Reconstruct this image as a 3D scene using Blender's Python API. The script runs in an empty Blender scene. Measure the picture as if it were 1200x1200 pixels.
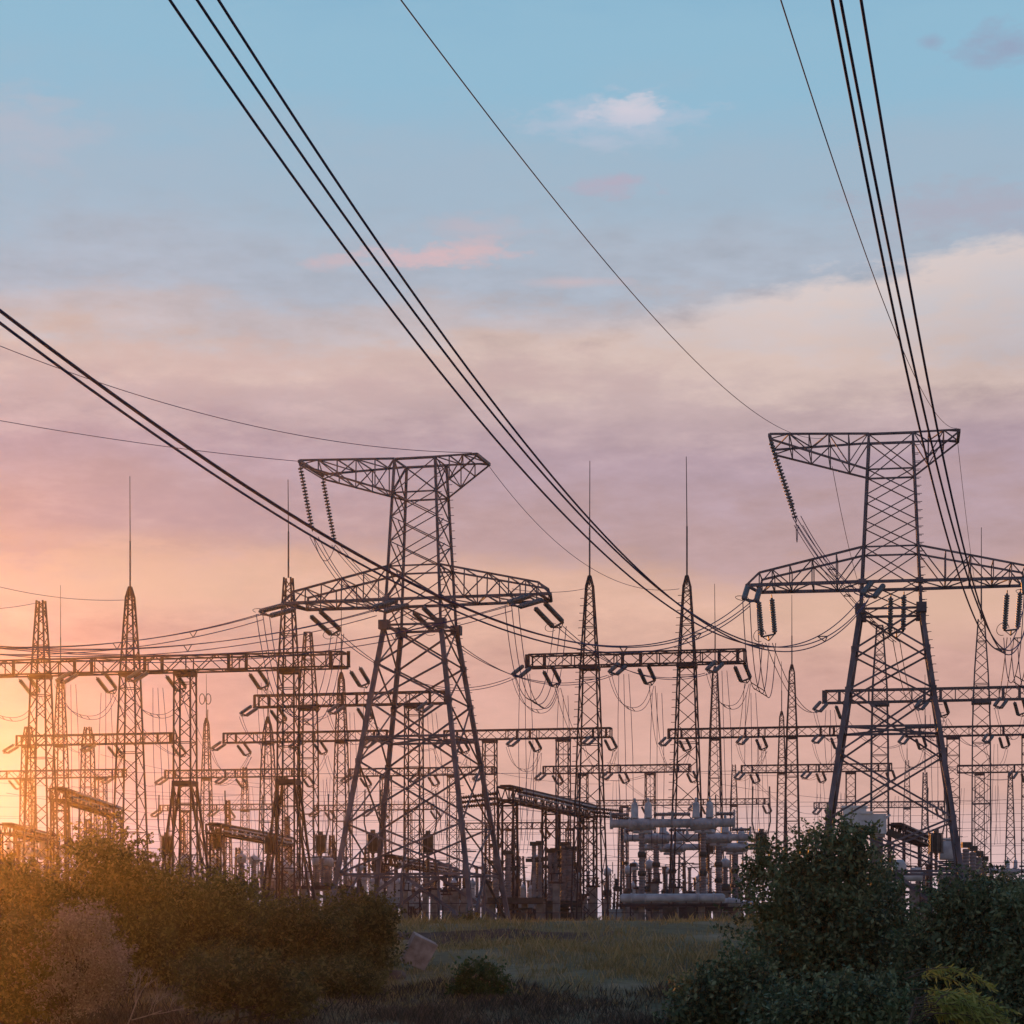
import bpy, bmesh, math, random
import numpy as np
from mathutils import Vector, Matrix, Quaternion

random.seed(7)
SC = bpy.context.scene
COL = SC.collection
F = 2580.0            # focal length in photo pixels (1200 px wide)
YH = 1085.0           # photo row of the horizon
EZ = 0.05             # eye height over the yard level

def P(px, py, Y):
    return Vector(((px - 600.0) / F * Y, Y, (YH - py) / F * Y + EZ))

def PX(p):
    return 600 + F * p.x / p.y, YH - F * (p.z - EZ) / p.y

# ------------------------------------------------------------------ materials
def new_mat(name):
    m = bpy.data.materials.new(name); m.use_nodes = True
    nt = m.node_tree
    return m, nt, nt.nodes['Principled BSDF']

def noisy(name, c0, c1, scale=3.0, rough=0.6, metal=0.0, detail=6, bump=0.0, lo=0.35, hi=0.65):
    m, nt, b = new_mat(name)
    tc = nt.nodes.new('ShaderNodeTexCoord')
    n = nt.nodes.new('ShaderNodeTexNoise'); n.inputs['Scale'].default_value = scale
    n.inputs['Detail'].default_value = detail
    nt.links.new(tc.outputs['Object'], n.inputs['Vector'])
    r = nt.nodes.new('ShaderNodeValToRGB')
    r.color_ramp.elements[0].position = lo; r.color_ramp.elements[1].position = hi
    r.color_ramp.elements[0].color = (*c0, 1); r.color_ramp.elements[1].color = (*c1, 1)
    nt.links.new(n.outputs['Fac'], r.inputs['Fac'])
    nt.links.new(r.outputs['Color'], b.inputs['Base Color'])
    b.inputs['Roughness'].default_value = rough
    b.inputs['Metallic'].default_value = metal
    if bump:
        bp = nt.nodes.new('ShaderNodeBump'); bp.inputs['Strength'].default_value = bump
        nt.links.new(n.outputs['Fac'], bp.inputs['Height'])
        nt.links.new(bp.outputs['Normal'], b.inputs['Normal'])
    return m

def leafy(name, dark, light, warm, transl=0.25):
    m, nt, b = new_mat(name)
    geo = nt.nodes.new('ShaderNodeNewGeometry')
    tc = nt.nodes.new('ShaderNodeTexCoord')
    n = nt.nodes.new('ShaderNodeTexNoise'); n.inputs['Scale'].default_value = 0.9
    n.inputs['Detail'].default_value = 3
    nt.links.new(tc.outputs['Object'], n.inputs['Vector'])
    r = nt.nodes.new('ShaderNodeValToRGB')
    r.color_ramp.elements[0].position = 0.35; r.color_ramp.elements[1].position = 0.65
    r.color_ramp.elements[0].color = (*dark, 1); r.color_ramp.elements[1].color = (*light, 1)
    nt.links.new(n.outputs['Fac'], r.inputs['Fac'])
    mp = nt.nodes.new('ShaderNodeMapRange')
    mp.inputs['From Min'].default_value = 0.55; mp.inputs['From Max'].default_value = 1.0
    nt.links.new(geo.outputs['Random Per Island'], mp.inputs['Value'])
    mx = nt.nodes.new('ShaderNodeMix'); mx.data_type = 'RGBA'
    nt.links.new(mp.outputs['Result'], mx.inputs['Factor'])
    nt.links.new(r.outputs['Color'], mx.inputs[6]); mx.inputs[7].default_value = (*warm, 1)
    nt.links.new(mx.outputs[2], b.inputs['Base Color'])
    b.inputs['Roughness'].default_value = 0.6
    b.inputs['Specular IOR Level'].default_value = 0.25
    out = nt.nodes['Material Output']
    t = nt.nodes.new('ShaderNodeBsdfTranslucent')
    nt.links.new(mx.outputs[2], t.inputs['Color'])
    ms = nt.nodes.new('ShaderNodeMixShader'); ms.inputs[0].default_value = transl
    nt.links.new(b.outputs[0], ms.inputs[1]); nt.links.new(t.outputs[0], ms.inputs[2])
    nt.links.new(ms.outputs[0], out.inputs['Surface'])
    return m

M = dict(
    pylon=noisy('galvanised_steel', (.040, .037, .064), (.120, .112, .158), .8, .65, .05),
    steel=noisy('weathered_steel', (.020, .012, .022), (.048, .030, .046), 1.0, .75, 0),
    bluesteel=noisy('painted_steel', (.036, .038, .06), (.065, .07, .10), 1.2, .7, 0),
    wire=noisy('dark_conductor', (.014, .018, .085), (.026, .032, .12), 5, .9, 0),
    rod=noisy('rod_steel', (.06, .05, .06), (.10, .09, .10), 4, .5, .3),
    glass=noisy('green_glass_insulator', (.05, .07, .10), (.085, .11, .145), 6, .4),
    brown=noisy('brown_porcelain', (.05, .03, .03), (.09, .05, .045), 6, .5),
    porc=noisy('grey_porcelain', (.10, .085, .105), (.20, .17, .20), 2, .6),
    pale=noisy('pale_grey_paint', (.24, .25, .31), (.44, .45, .52), 1.6, .55),
    white=noisy('white_paint', (.42, .45, .54), (.62, .65, .74), 1.4, .5),
    tank=noisy('grey_tank_paint', (.22, .22, .27), (.40, .39, .46), 1.6, .55),
    concrete=noisy('concrete', (.11, .095, .105), (.23, .20, .21), 2.0, .9, bump=.2),
    slab=noisy('pinkish_concrete', (.22, .155, .15), (.44, .34, .33), 3.4, .95, bump=.9, lo=.3, hi=.7),
    dark=noisy('dark_enclosure', (.02, .02, .025), (.045, .04, .045), 3, .7),
    blue=noisy('blue_grey_cabinet_paint', (.14, .18, .24), (.20, .25, .32), 2, .5),
    bark=noisy('bark', (.04, .032, .026), (.09, .07, .055), 6, .95, bump=.4),
    dry=noisy('bleached_dead_wood', (.20, .16, .14), (.34, .28, .25), 5, .9),
    rock=noisy('stone', (.10, .065, .055), (.20, .14, .12), 2.5, .95, bump=.5),
    leaf_dark=leafy('dark_poplar_leaves', (.020, .044, .028), (.085, .140, .072), (.21, .25, .14), .18),  # tone range widened to put clump shading and leaf highlights into the colour
    leaf_glow=leafy('glow_olive_leaves', (.075, .070, .024), (.16, .14, .05), (.30, .24, .09), .6),  # olive leaf colour brightened and warmed to carry the sunset glow
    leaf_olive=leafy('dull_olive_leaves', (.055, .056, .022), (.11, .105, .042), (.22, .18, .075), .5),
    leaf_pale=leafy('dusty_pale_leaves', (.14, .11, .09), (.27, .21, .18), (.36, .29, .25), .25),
    leaf_fresh=leafy('fresh_green_leaves', (.028, .05, .016), (.055, .09, .026), (.08, .12, .04), .3),
    leaf_willow=leafy('yellow_green_willow_leaves', (.12, .16, .04), (.22, .26, .07), (.32, .34, .11), .35),
    weeds=leafy('dark_weeds', (.030, .028, .026), (.06, .054, .044), (.13, .105, .085), .2),
    grass=leafy('mixed_grass', (.17, .135, .055), (.33, .25, .11), (.46, .33, .18), .3),
)

# ------------------------------------------------------------------ mesh builder
class MB:
    def __init__(s): s.v = []; s.f = []
    def bar(s, a, b, w, h=None):
        a = Vector(a); b = Vector(b); d = b - a
        if d.length < 1e-6: return
        h = h or w
        d.normalize()
        up = Vector((0, 0, 1)) if abs(d.z) < .95 else Vector((0, 1, 0))
        x = d.cross(up).normalized(); y = x.cross(d).normalized()
        i = len(s.v)
        for p in (a, b):
            for sx, sy in ((-1, -1), (1, -1), (1, 1), (-1, 1)):
                s.v.append(p + x * (sx * w / 2) + y * (sy * h / 2))
        s.f += [(i, i+1, i+5, i+4), (i+1, i+2, i+6, i+5), (i+2, i+3, i+7, i+6), (i+3, i, i+4, i+7),
                (i+3, i+2, i+1, i), (i+4, i+5, i+6, i+7)]
    def angle(s, a, b, w, t=None):        # steel angle section
        a = Vector(a); b = Vector(b); d = (b - a).normalized()
        up = Vector((0, 0, 1)) if abs(d.z) < .95 else Vector((0, 1, 0))
        x = d.cross(up).normalized(); y = x.cross(d).normalized()
        t = t or w * .22
        s.bar2(a, b, x, y, -w/2, w/2, -w/2, -w/2 + t)
        s.bar2(a, b, x, y, -w/2, -w/2 + t, -w/2 + t, w/2)
    def bar2(s, a, b, x, y, x0, x1, y0, y1):
        i = len(s.v)
        for p in (a, b):
            for cx, cy in ((x0, y0), (x1, y0), (x1, y1), (x0, y1)):
                s.v.append(p + x * cx + y * cy)
        s.f += [(i, i+1, i+5, i+4), (i+1, i+2, i+6, i+5), (i+2, i+3, i+7, i+6), (i+3, i, i+4, i+7),
                (i+3, i+2, i+1, i), (i+4, i+5, i+6, i+7)]
    def box(s, c, sz):
        c = Vector(c)
        s.bar(c - Vector((0, 0, sz[2]/2)), c + Vector((0, 0, sz[2]/2)), sz[0], sz[1])
    def tube(s, pts, r, n=5, r1=None):
        pts = [Vector(p) for p in pts]
        N = len(pts); i0 = len(s.v)
        for k, p in enumerate(pts):
            d = (pts[min(k+1, N-1)] - pts[max(k-1, 0)]).normalized()
            up = Vector((0, 0, 1)) if abs(d.z) < .95 else Vector((0, 1, 0))
            x = d.cross(up).normalized(); y = x.cross(d).normalized()
            rr = r if r1 is None else r + (r1 - r) * k / max(N-1, 1)
            for j in range(n):
                a = 2 * math.pi * j / n
                s.v.append(p + x * (rr * math.cos(a)) + y * (rr * math.sin(a)))
        for k in range(N-1):
            for j in range(n):
                a = i0 + k*n + j; b = i0 + k*n + (j+1) % n
                s.f.append((a, b, b+n, a+n))
        s.f.append(tuple(i0 + j for j in reversed(range(n))))
        s.f.append(tuple(i0 + (N-1)*n + j for j in range(n)))
    def lathe(s, prof, a, b, n=10):       # prof: (t along a->b in metres, radius)
        a = Vector(a); b = Vector(b); d = (b - a).normalized()
        up = Vector((0, 0, 1)) if abs(d.z) < .95 else Vector((0, 1, 0))
        x = d.cross(up).normalized(); y = x.cross(d).normalized()
        i0 = len(s.v)
        for t, r in prof:
            for j in range(n):
                q = 2 * math.pi * j / n
                s.v.append(a + d * t + x * (r * math.cos(q)) + y * (r * math.sin(q)))
        N = len(prof)
        for k in range(N-1):
            for j in range(n):
                p = i0 + k*n + j; q = i0 + k*n + (j+1) % n
                s.f.append((p, q, q+n, p+n))
        s.f.append(tuple(i0 + j for j in reversed(range(n))))
        s.f.append(tuple(i0 + (N-1)*n + j for j in range(n)))
    def build(s, name, mat, parent=None, smooth=False, loc=None):
        me = bpy.data.meshes.new(name)
        me.from_pydata([tuple(v) for v in s.v], [], s.f)
        me.materials.append(mat)
        if smooth:
            me.polygons.foreach_set('use_smooth', [True] * len(me.polygons))
        me.update()
        o = bpy.data.objects.new(name, me); COL.objects.link(o)
        if parent: o.parent = parent
        if loc is not None: o.location = loc
        return o

def tag(o, label=None, cat=None, group=None, kind=None):
    if label: o['label'] = label
    if cat: o['category'] = cat
    if group: o['group'] = group
    if kind: o['kind'] = kind
    return o

def thing(name, label, cat, loc=(0, 0, 0), rz=0, group=None):
    o = bpy.data.objects.new(name, None); COL.objects.link(o)
    o.empty_display_size = .3
    o.location = loc; o.rotation_euler = (0, 0, rz)
    return tag(o, label, cat, group)

def kid(o, mesh, name, loc=(0, 0, 0)):
    c = bpy.data.objects.new(name, mesh); COL.objects.link(c); c.parent = o; c.location = loc
    return c

def copy_tree(o, parent=None):
    c = o.copy(); COL.objects.link(c)
    if parent: c.parent = parent
    for ch in list(o.children): copy_tree(ch, c)
    return c

def local_to_world(loc, rz):
    c, s = math.cos(rz), math.sin(rz)
    loc = Vector(loc)
    return lambda x, y, z: Vector((loc.x + c*x - s*y, loc.y + s*x + c*y, loc.z + z))

# ------------------------------------------------------------------ terrain
def smooth(a, b, x):
    t = np.clip((x - a) / (b - a), 0, 1); return t*t*(3 - 2*t)

def hnoise(x, y):
    return (np.sin(x*.83 + 1.3*np.sin(y*.31)) * np.cos(y*.57 + .8*np.sin(x*.23)) * .5
            + np.sin(x*1.9 + y*1.1) * np.cos(y*2.3 - x*.7) * .2 + np.sin(x*.21 + y*.13) * .4)

def ground_z(x, y):
    x = np.asarray(x, float); y = np.asarray(y, float)
    prof = np.interp(y, [-60, 0, 12, 30, 45, 60, 70, 80, 88, 92, 96, 102, 110, 900],
                     [-1.6, -1.6, -2.2, -3.6, -4.0, -3.2, -2.3, -1.35, -.55, -.18, .20, .12, 0, 0])
    step = smooth(92.6, 91.6, y) * smooth(84, 91.6, y) * .38 * smooth(-8.5, -6, x) * smooth(4.5, 2.5, x)
    amp = smooth(104, 88, y) * .24 + smooth(100, 96, y) * smooth(90, 94, y) * .06
    near = smooth(140, 100, y)
    return prof - step + hnoise(x, y) * amp * near

def build_ground():
    def axis(lo, hi, st, far):
        c = list(np.arange(lo, hi + .01, st)); a = hi; d = st
        while a < far: d *= 1.4; a += d; c.append(a)
        b = lo; d = st
        while b > -far: d *= 1.4; b -= d; c.insert(0, b)
        return np.array(c)
    xs = axis(-42, 42, .7, 190); ys = axis(-6, 120, .7, 300)
    ys = ys[ys > -56]
    X, Y = np.meshgrid(xs, ys)
    Z = ground_z(X, Y)
    v = np.stack([X, Y, Z], -1).reshape(-1, 3)
    nx, ny = len(xs), len(ys)
    i = np.arange(nx*ny).reshape(ny, nx)
    f = np.stack([i[:-1, :-1], i[:-1, 1:], i[1:, 1:], i[1:, :-1]], -1).reshape(-1, 4)
    me = bpy.data.meshes.new('ground'); me.from_pydata(v.tolist(), [], f.tolist())
    me.polygons.foreach_set('use_smooth', [True]*len(me.polygons))
    o = bpy.data.objects.new('ground', me); COL.objects.link(o)
    m, nt, b = new_mat('grassy_earth')
    tc = nt.nodes.new('ShaderNodeTexCoord')
    def nz(sc, det):
        n = nt.nodes.new('ShaderNodeTexNoise'); n.inputs['Scale'].default_value = sc; n.inputs['Detail'].default_value = det
        nt.links.new(tc.outputs['Object'], n.inputs['Vector']); return n
    n1 = nz(.22, 6); n2 = nz(2.2, 8)
    r1 = nt.nodes.new('ShaderNodeValToRGB'); e = r1.color_ramp.elements
    e[0].position = .36; e[0].color = (.13, .11, .05, 1)
    e[1].position = .66; e[1].color = (.34, .24, .14, 1)
    k = e.new(.5); k.color = (.19, .15, .07, 1)
    nt.links.new(n1.outputs['Fac'], r1.inputs['Fac'])
    geo = nt.nodes.new('ShaderNodeNewGeometry'); sp = nt.nodes.new('ShaderNodeSeparateXYZ')
    nt.links.new(geo.outputs['True Normal'], sp.inputs[0])
    mr = nt.nodes.new('ShaderNodeMapRange'); mr.inputs['From Min'].default_value = .975; mr.inputs['From Max'].default_value = .93
    nt.links.new(sp.outputs['Z'], mr.inputs['Value'])
    mx = nt.nodes.new('ShaderNodeMix'); mx.data_type = 'RGBA'
    nt.links.new(mr.outputs[0], mx.inputs['Factor']); nt.links.new(r1.outputs[0], mx.inputs[6])
    mx.inputs[7].default_value = (.12, .065, .055, 1)
    mu = nt.nodes.new('ShaderNodeMix'); mu.data_type = 'RGBA'; mu.blend_type = 'MULTIPLY'; mu.inputs['Factor'].default_value = .7
    nt.links.new(mx.outputs[2], mu.inputs[6]); nt.links.new(n2.outputs['Fac'], mu.inputs[7])
    nt.links.new(mu.outputs[2], b.inputs['Base Color']); b.inputs['Roughness'].default_value = .95
    bp = nt.nodes.new('ShaderNodeBump'); bp.inputs['Strength'].default_value = .6; bp.inputs['Distance'].default_value = .2
    nt.links.new(n2.outputs['Fac'], bp.inputs['Height']); nt.links.new(bp.outputs[0], b.inputs['Normal'])
    me.materials.append(m)
    tag(o, kind='structure')
build_ground()

def gz(x, y): return float(ground_z(x, y))

# ------------------------------------------------------------------ lattice helpers
def lattice_col(mb, cx, cy, z0, z1, wfun, leg=.11, dg=.055, ratio=1.0, leg_mb=None):
    """four-legged square lattice column centred on cx, cy; wfun(z) = full width"""
    lm = leg_mb or mb
    zs = [z0]
    while zs[-1] < z1 - .05:
        zs.append(min(z1, zs[-1] + max(.35, wfun(zs[-1]) * ratio)))
    if len(zs) > 2 and zs[-1] - zs[-2] < .25: zs.pop(-2)
    C = ((-1, -1), (1, -1), (1, 1), (-1, 1))
    def c(k, z):
        w = wfun(z) / 2; return Vector((cx + C[k % 4][0]*w, cy + C[k % 4][1]*w, z))
    keys = [z0] + [z for z in zs[1:-1:4]] + [z1]
    for k in range(4):
        for a, b in zip(keys, keys[1:]):
            lm.bar(c(k, a), c(k, b), leg)
    for i, (a, b) in enumerate(zip(zs, zs[1:])):
        for k in range(4):
            if i % 2 == 0: mb.bar(c(k, a), c(k+1, b), dg)
            else: mb.bar(c(k+1, a), c(k, b), dg)
        if i % 4 == 3:
            for k in range(4): mb.bar(c(k, b), c(k+1, b), dg)

def lattice_beam(mb, x0, x1, zb, h, d, chord=.13, dg=.06, pitch=None):
    L = x1 - x0; n = max(2, round(L / (pitch or h*1.15)))
    ch = [(-d/2, zb), (d/2, zb), (d/2, zb+h), (-d/2, zb+h)]
    for y, z in ch: mb.bar((x0, y, z), (x1, y, z), chord)
    for i in range(n):
        a = x0 + L*i/n; b = x0 + L*(i+1)/n
        for j, y in enumerate((-d/2, d/2)):
            up = (i + j) % 2 == 0
            mb.bar((a, y, zb if up else zb+h), (b, y, zb+h if up else zb), dg)
            if i % 3 == 0: mb.bar((a, y, zb), (a, y, zb+h), dg*1.3)
        s = 1 if i % 2 == 0 else -1
        mb.bar((a, -s*d/2, zb), (b, s*d/2, zb), dg)
        mb.bar((a, s*d/2, zb+h), (b, -s*d/2, zb+h), dg)
    for x in (x0, x1):
        for y in (-d/2, d/2): mb.bar((x, y, zb), (x, y, zb+h), chord)
        for z in (zb, zb+h): mb.bar((x, -d/2, z), (x, d/2, z), chord)

# ------------------------------------------------------------------ big pylons
TH = math.radians(14)
def make_pylon(label, loc, rot, sc):
    root = thing('transmission_pylon', label, 'pylon', loc, -rot, 'twin anchor pylons'); root.scale = sc
    A = lambda z: float(np.interp(z, [0, 16.3, 17.7, 25.3], [4.1, 1.62, 1.52, 1.17]))
    S = ((-1, -1), (1, -1), (1, 1), (-1, 1))
    def c(k, z): a = A(z); return Vector((S[k % 4][0]*a, S[k % 4][1]*a, z))
    for k in range(4):
        m = MB()
        m.angle(c(k, 0), c(k, 16.3), .24, .06); m.angle(c(k, 16.3), c(k, 25.3), .135, .045)
        m.box(c(k, 16.3), (.55, .55, .5)); m.box(c(k, 17.7), (.4, .4, .25))
        for z in (14.2, 12.1, 8.9, 5.5, 2.8): m.box(c(k, z), (.31, .31, .28))
        m.box((S[k][0]*4.1, S[k][1]*4.1, .05), (.9, .9, .5))
        if k in (1, 2):
            z = 2.0
            while z < 25:
                p = c(k, z); m.bar(p, p + Vector((.33 if k == 1 else .28, 0, 0)), .03); z += .42
        m.build('leg', M['pylon'], root)
    m = MB(); zs = [16.3, 14.2, 12.1, 8.9, 5.5, 2.8]
    for a, b in zip(zs, zs[1:]):
        for k in range(4):
            m.angle(c(k, a), c(k+1, b), .10); m.angle(c(k+1, a), c(k, b), .10)
    for z in (16.3, 10.2, 2.8):
        for k in range(4): m.angle(c(k, z), c(k+1, z), .125)
    m.bar(c(0, 10.2), c(2, 10.2), .1); m.bar(c(1, 10.2), c(3, 10.2), .1)
    for k in range(4):
        mid = (c(k, 2.8) + c(k+1, 2.8)) / 2
        m.angle(mid, c(k, .1), .16); m.angle(mid, c(k+1, .1), .16)
        m.bar(mid, (mid.x, mid.y, -.3), .13)
        m.bar((c(k, 5.5) + c(k+1, 2.8)) / 2, mid, .08)
    m.build('lower_lattice', M['pylon'], root)
    m = MB(); zs = [16.3, 17.7, 19.5, 20.85, 22.2, 23.5, 25.3]
    for i, (a, b) in enumerate(zip(zs, zs[1:])):
        for k in range(4):
            m.angle(c(k, a), c(k+1, b), .058); m.angle(c(k+1, a), c(k, b), .058)
            if k % 2 and 0 < i < 5:
                q = (a+b)/2
                m.bar(c(k, q), (c(k, b) + c(k+1, b))/2, .05)
        if b in (17.7, 19.5, 23.5, 25.3):
            for k in range(4): m.angle(c(k, b), c(k+1, b), .09)
    m.build('upper_lattice', M['pylon'], root)
    # lower crossarm
    m = MB()
    for s in (-1, 1):
        st = [1.5, 2.9, 4.2, 5.4, 6.35, 7.05]
        zt = lambda u: 19.5 - (u - 1.5) / 5.55 * 1.15
        for v in (-1, 1):
            end = 7.75 if v < 0 else 7.2
            hv = lambda u: v * (1.5 - (u - 1.5) * .03)
            m.angle((s*1.5, v*1.5, 17.7), (s*end, hv(end), 17.7), .165)
            m.angle((s*1.5, v*1.45, 19.5), (s*7.05, hv(7.05)*.92, zt(7.05)), .11)
            m.angle((s*7.05, hv(7.05)*.92, zt(7.05)), (s*end, hv(end), 17.7), .11)
            for i, u in enumerate(st):
                if i: m.bar((s*u, hv(u), 17.7), (s*u, hv(u)*.93, zt(u)), .06)
                if i < len(st) - 1:
                    w = st[i+1]
                    if i % 2: m.bar((s*u, hv(u), 17.7), (s*w, hv(w)*.93, zt(w)), .062)
                    else: m.bar((s*u, hv(u)*.93, zt(u)), (s*w, hv(w), 17.7), .062)
        for i, u in enumerate(st[1:] + [7.2]):
            m.bar((s*u, -1.35, 17.7), (s*u, 1.35, 17.7), .07)
            if u < 7.1: m.bar((s*u, -1.2, zt(u)), (s*u, 1.2, zt(u)), .055)
            p = (st + [7.2])[i]
            m.bar((s*p, -1.4*(-1)**i, 17.7), (s*u, 1.35*(-1)**i, 17.7), .058)
        m.bar((s*7.75, -1.31, 17.7), (s*7.2, 1.32, 17.7), .13)
    for v in (-1, 1): m.angle((-1.5, v*1.52, 17.7), (1.5, v*1.52, 17.7), .165)
    m.build('lower_crossarm', M['pylon'], root)
    # upper crossarm: long end carries the jumper strings
    m = MB(); zt = 25.35
    for s, L, w in ((-1, 6.45, 2.0), (1, 3.6, 1.35)):
        for v in (-1, 1):
            hv = lambda u: v * (1.17 + (w - 1.17) * max(0, (u - 1.2)) / (L - 1.2))
            zb = lambda u: 23.5 + (u - 1.2) / (L - 1.2) * (1.75 if s > 0 else 1.6)
            m.angle((s*1.17, v*1.17, zt), (s*L, hv(L), zt), .105)
            m.angle((s*1.2, v*1.2, 23.5), (s*L, hv(L), zb(L)), .10)
            st = [1.2 + (L - 1.2) * i / (5 if s < 0 else 3) for i in range(6 if s < 0 else 4)]
            for i, u in enumerate(st[1:]):
                p = st[i]
                m.bar((s*u, hv(u), zb(u)), (s*u, hv(u), zt), .055)
                if i % 2: m.bar((s*p, hv(p), zb(p)), (s*u, hv(u), zt), .056)
                else: m.bar((s*p, hv(p), zt), (s*u, hv(u), zb(u)), .056)
        st = [1.2 + (L - 1.2) * i / (5 if s < 0 else 3) for i in range(6 if s < 0 else 4)]
        W = lambda u: 1.17 + (w - 1.17) * (u - 1.2) / (L - 1.2)
        for i, u in enumerate(st[1:]):
            p = st[i]; q = (-1)**i
            m.bar((s*u, -W(u), zt), (s*u, W(u), zt), .06)
            m.bar((s*p, -q*W(p), zt), (s*u, q*W(u), zt), .055)
            m.bar((s*u, -W(u), zb(u)), (s*u, W(u), zb(u)), .055)
        m.bar((s*L, -w - .05, zt - .06), (s*L, w + .05, zt - .06), .16)
    for v in (-1, 1): m.angle((-1.17, v*1.17, zt), (1.17, v*1.17, zt), .10)
    m.build('upper_crossarm', M['pylon'], root)
    w = local_to_world(loc, -rot)
    return root, lambda x, y, z: w(x*sc[0], y*sc[1], z*sc[2])

PL = (-107.0/F*120, 120, 0); PR = (444.0/F*112, 112, 0)
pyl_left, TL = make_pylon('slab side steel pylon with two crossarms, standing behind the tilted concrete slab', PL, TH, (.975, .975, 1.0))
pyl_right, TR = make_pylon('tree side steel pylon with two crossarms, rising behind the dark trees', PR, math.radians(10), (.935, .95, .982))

# ------------------------------------------------------------------ insulators
def disc_profile(L, r, n, core=.05):
    pr = [(0, core)]
    for i in range(n):
        a = L*(.04 + .92*i/n); st = .92*L/n
        pr += [(a, core), (a + st*.25, r), (a + st*.6, r*.92), (a + st*.7, core*1.3)]
    pr += [(L, core)]
    return pr

def mesh_string(name, L, r, n, mat, seg=9, core=.05):
    m = MB(); m.lathe(disc_profile(L, r, n, core), (0, 0, 0), (0, 0, -L), seg)
    me = bpy.data.meshes.new(name); me.from_pydata([tuple(v) for v in m.v], [], m.f)
    me.materials.append(mat); me.polygons.foreach_set('use_smooth', [True]*len(me.polygons))
    return me

ME_THICK = mesh_string('thick_string', 2.0, .15, 14, M['glass'], core=.06)
ME_MED = mesh_string('short_string', 1.4, .135, 10, M['glass'], 8, core=.05)
ME_THIN = mesh_string('thin_string', 3.7, .15, 19, M['glass'], 8, .03)
ME_BROWN = mesh_string('long_string', 2.6, .13, 16, M['brown'], 7, .06)

def mesh_of(fn, mat):
    m = MB(); fn(m)
    me = bpy.data.meshes.new('fitting'); me.from_pydata([tuple(v) for v in m.v], [], m.f); me.materials.append(mat)
    return me
def _yoke(m):
    m.bar((-.34, 0, 0), (.34, 0, 0), .1, .06); m.bar((0, 0, 0), (0, 0, -.3), .06)
    m.bar((-.34, 0, 0), (0, 0, -.3), .04); m.bar((.34, 0, 0), (0, 0, -.3), .04)
ME_YOKE = mesh_of(_yoke, M['rod'])
def _ring(m):
    m.tube([(.34*math.cos(a*.35), 0, .34*math.sin(a*.35)) for a in range(15)], .018, 4)
ME_RING = mesh_of(_ring, M['rod'])

def insulator(A, B, label, me=ME_MED, L=1.55, gap=.6, group=None, double=True, scale=1.0, ring=False):
    L0 = L
    A = Vector(A); B = Vector(B)
    o = thing('insulator_string', label, 'insulator', A, 0, group)
    d = (B - A).normalized()
    # local -Z along d, local X along a horizontal axis facing the viewer
    z = -d
    x = Vector((1, .25, 0)); x = (x - z * x.dot(z)).normalized(); y = z.cross(x)
    o.rotation_euler = Matrix((x, y, z)).transposed().to_euler()
    o.scale = (scale,)*3
    link = max(.05, (B - A).length / scale - L - .3)
    for s in ((-1, 1) if double else (0,)):
        ds = kid(o, me, 'disc_stack', (s*gap/2, 0, -link*.6))
        m = MB(); m.bar((0, 0, link*.6), (0, 0, -.02), .045); m.build('link_rod', M['rod'], ds)
    if double:
        kid(o, ME_YOKE, 'yoke', (0, 0, -link*.6 - L))
    if ring:
        kid(o, ME_RING, 'corona_ring', (-gap/2 - .1, 0, -link*.6 - L + .1))
    return o, B

# ------------------------------------------------------------------ wires
def curve_pts(p0, p1, c, n=40, t0=0.0, t1=1.0):
    """straight in plan, parabola in height: z = lerp + c*(t*t - t)"""
    out = []
    for i in range(n + 1):
        t = t0 + (t1 - t0)*i/n
        p = p0.lerp(p1, t) if 0 <= t <= 1 else p0 + (p1 - p0)*t
        out.append(Vector((p.x, p.y, p0.z + (p1.z - p0.z)*t + c*(t*t - t))))
    return out

def fit_c(p0, p1, mpx, mpy):
    k = (mpx - 600)/F; dx = p1.x - p0.x; dy = p1.y - p0.y
    t = (k*p0.y - p0.x) / (dx - k*dy)
    Y = p0.y + dy*t
    z = (YH - mpy)/F*Y + EZ
    return (z - p0.z - (p1.z - p0.z)*t) / (t*t - t)

def wire(name, label, cat, pts, r=.02, group=None, n=5):
    m = MB(); m.tube(pts, r, n)
    o = m.build(name, M['wire'], None, True)
    return tag(o, label, cat, group)

def bundle(name, label, cat, lines, r, group=None, spacers=(), r1=None):
    root = thing(name, label, cat, lines[0][0], 0, group)
    o = Vector(lines[0][0])
    for l in lines:
        m = MB(); m.tube([p - o for p in l], r, 6); m.build('conductor', M['wire'], root, True)
    for s in spacers:
        i = int(s*(len(lines[0])-1)); m = MB()
        for a, b in zip(lines, lines[1:] + (lines[:1] if len(lines) > 2 else [])):
            m.bar(a[i] - o, b[i] - o, .04)
        m.build('spacer', M['rod'], root)
    return root

# --- strings and conductors on the right pylon (line coming in over the viewer)
NEAR = {}
def tri(p, r):
    return [p + Vector((-r, 0, 0)), p + Vector((r, 0, .05)), p + Vector((0, 0, -r))]

def line_over(starts, Y0, att, cfit, label, t0=-.42, rings=True):
    end = att
    e = [end + Vector((-.22, 0, .05)), end + Vector((.2, 0, .08)), end + Vector((0, 0, -.25))]
    p0 = [P(x, y, Y0) for x, y in starts]
    c = fit_c(p0[0], e[0], *cfit)
    lines = [curve_pts(a, b, c + dc, 90, t0) for a, b, dc in zip(p0, e, (0, .12, -.12))]
    return bundle('conductor_bundle', label, 'power line', lines, .023, 'conductor bundles passing overhead', (.72, .86))

def attach_world(T, u, v, z=17.6): return T(u, v, z)

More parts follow.
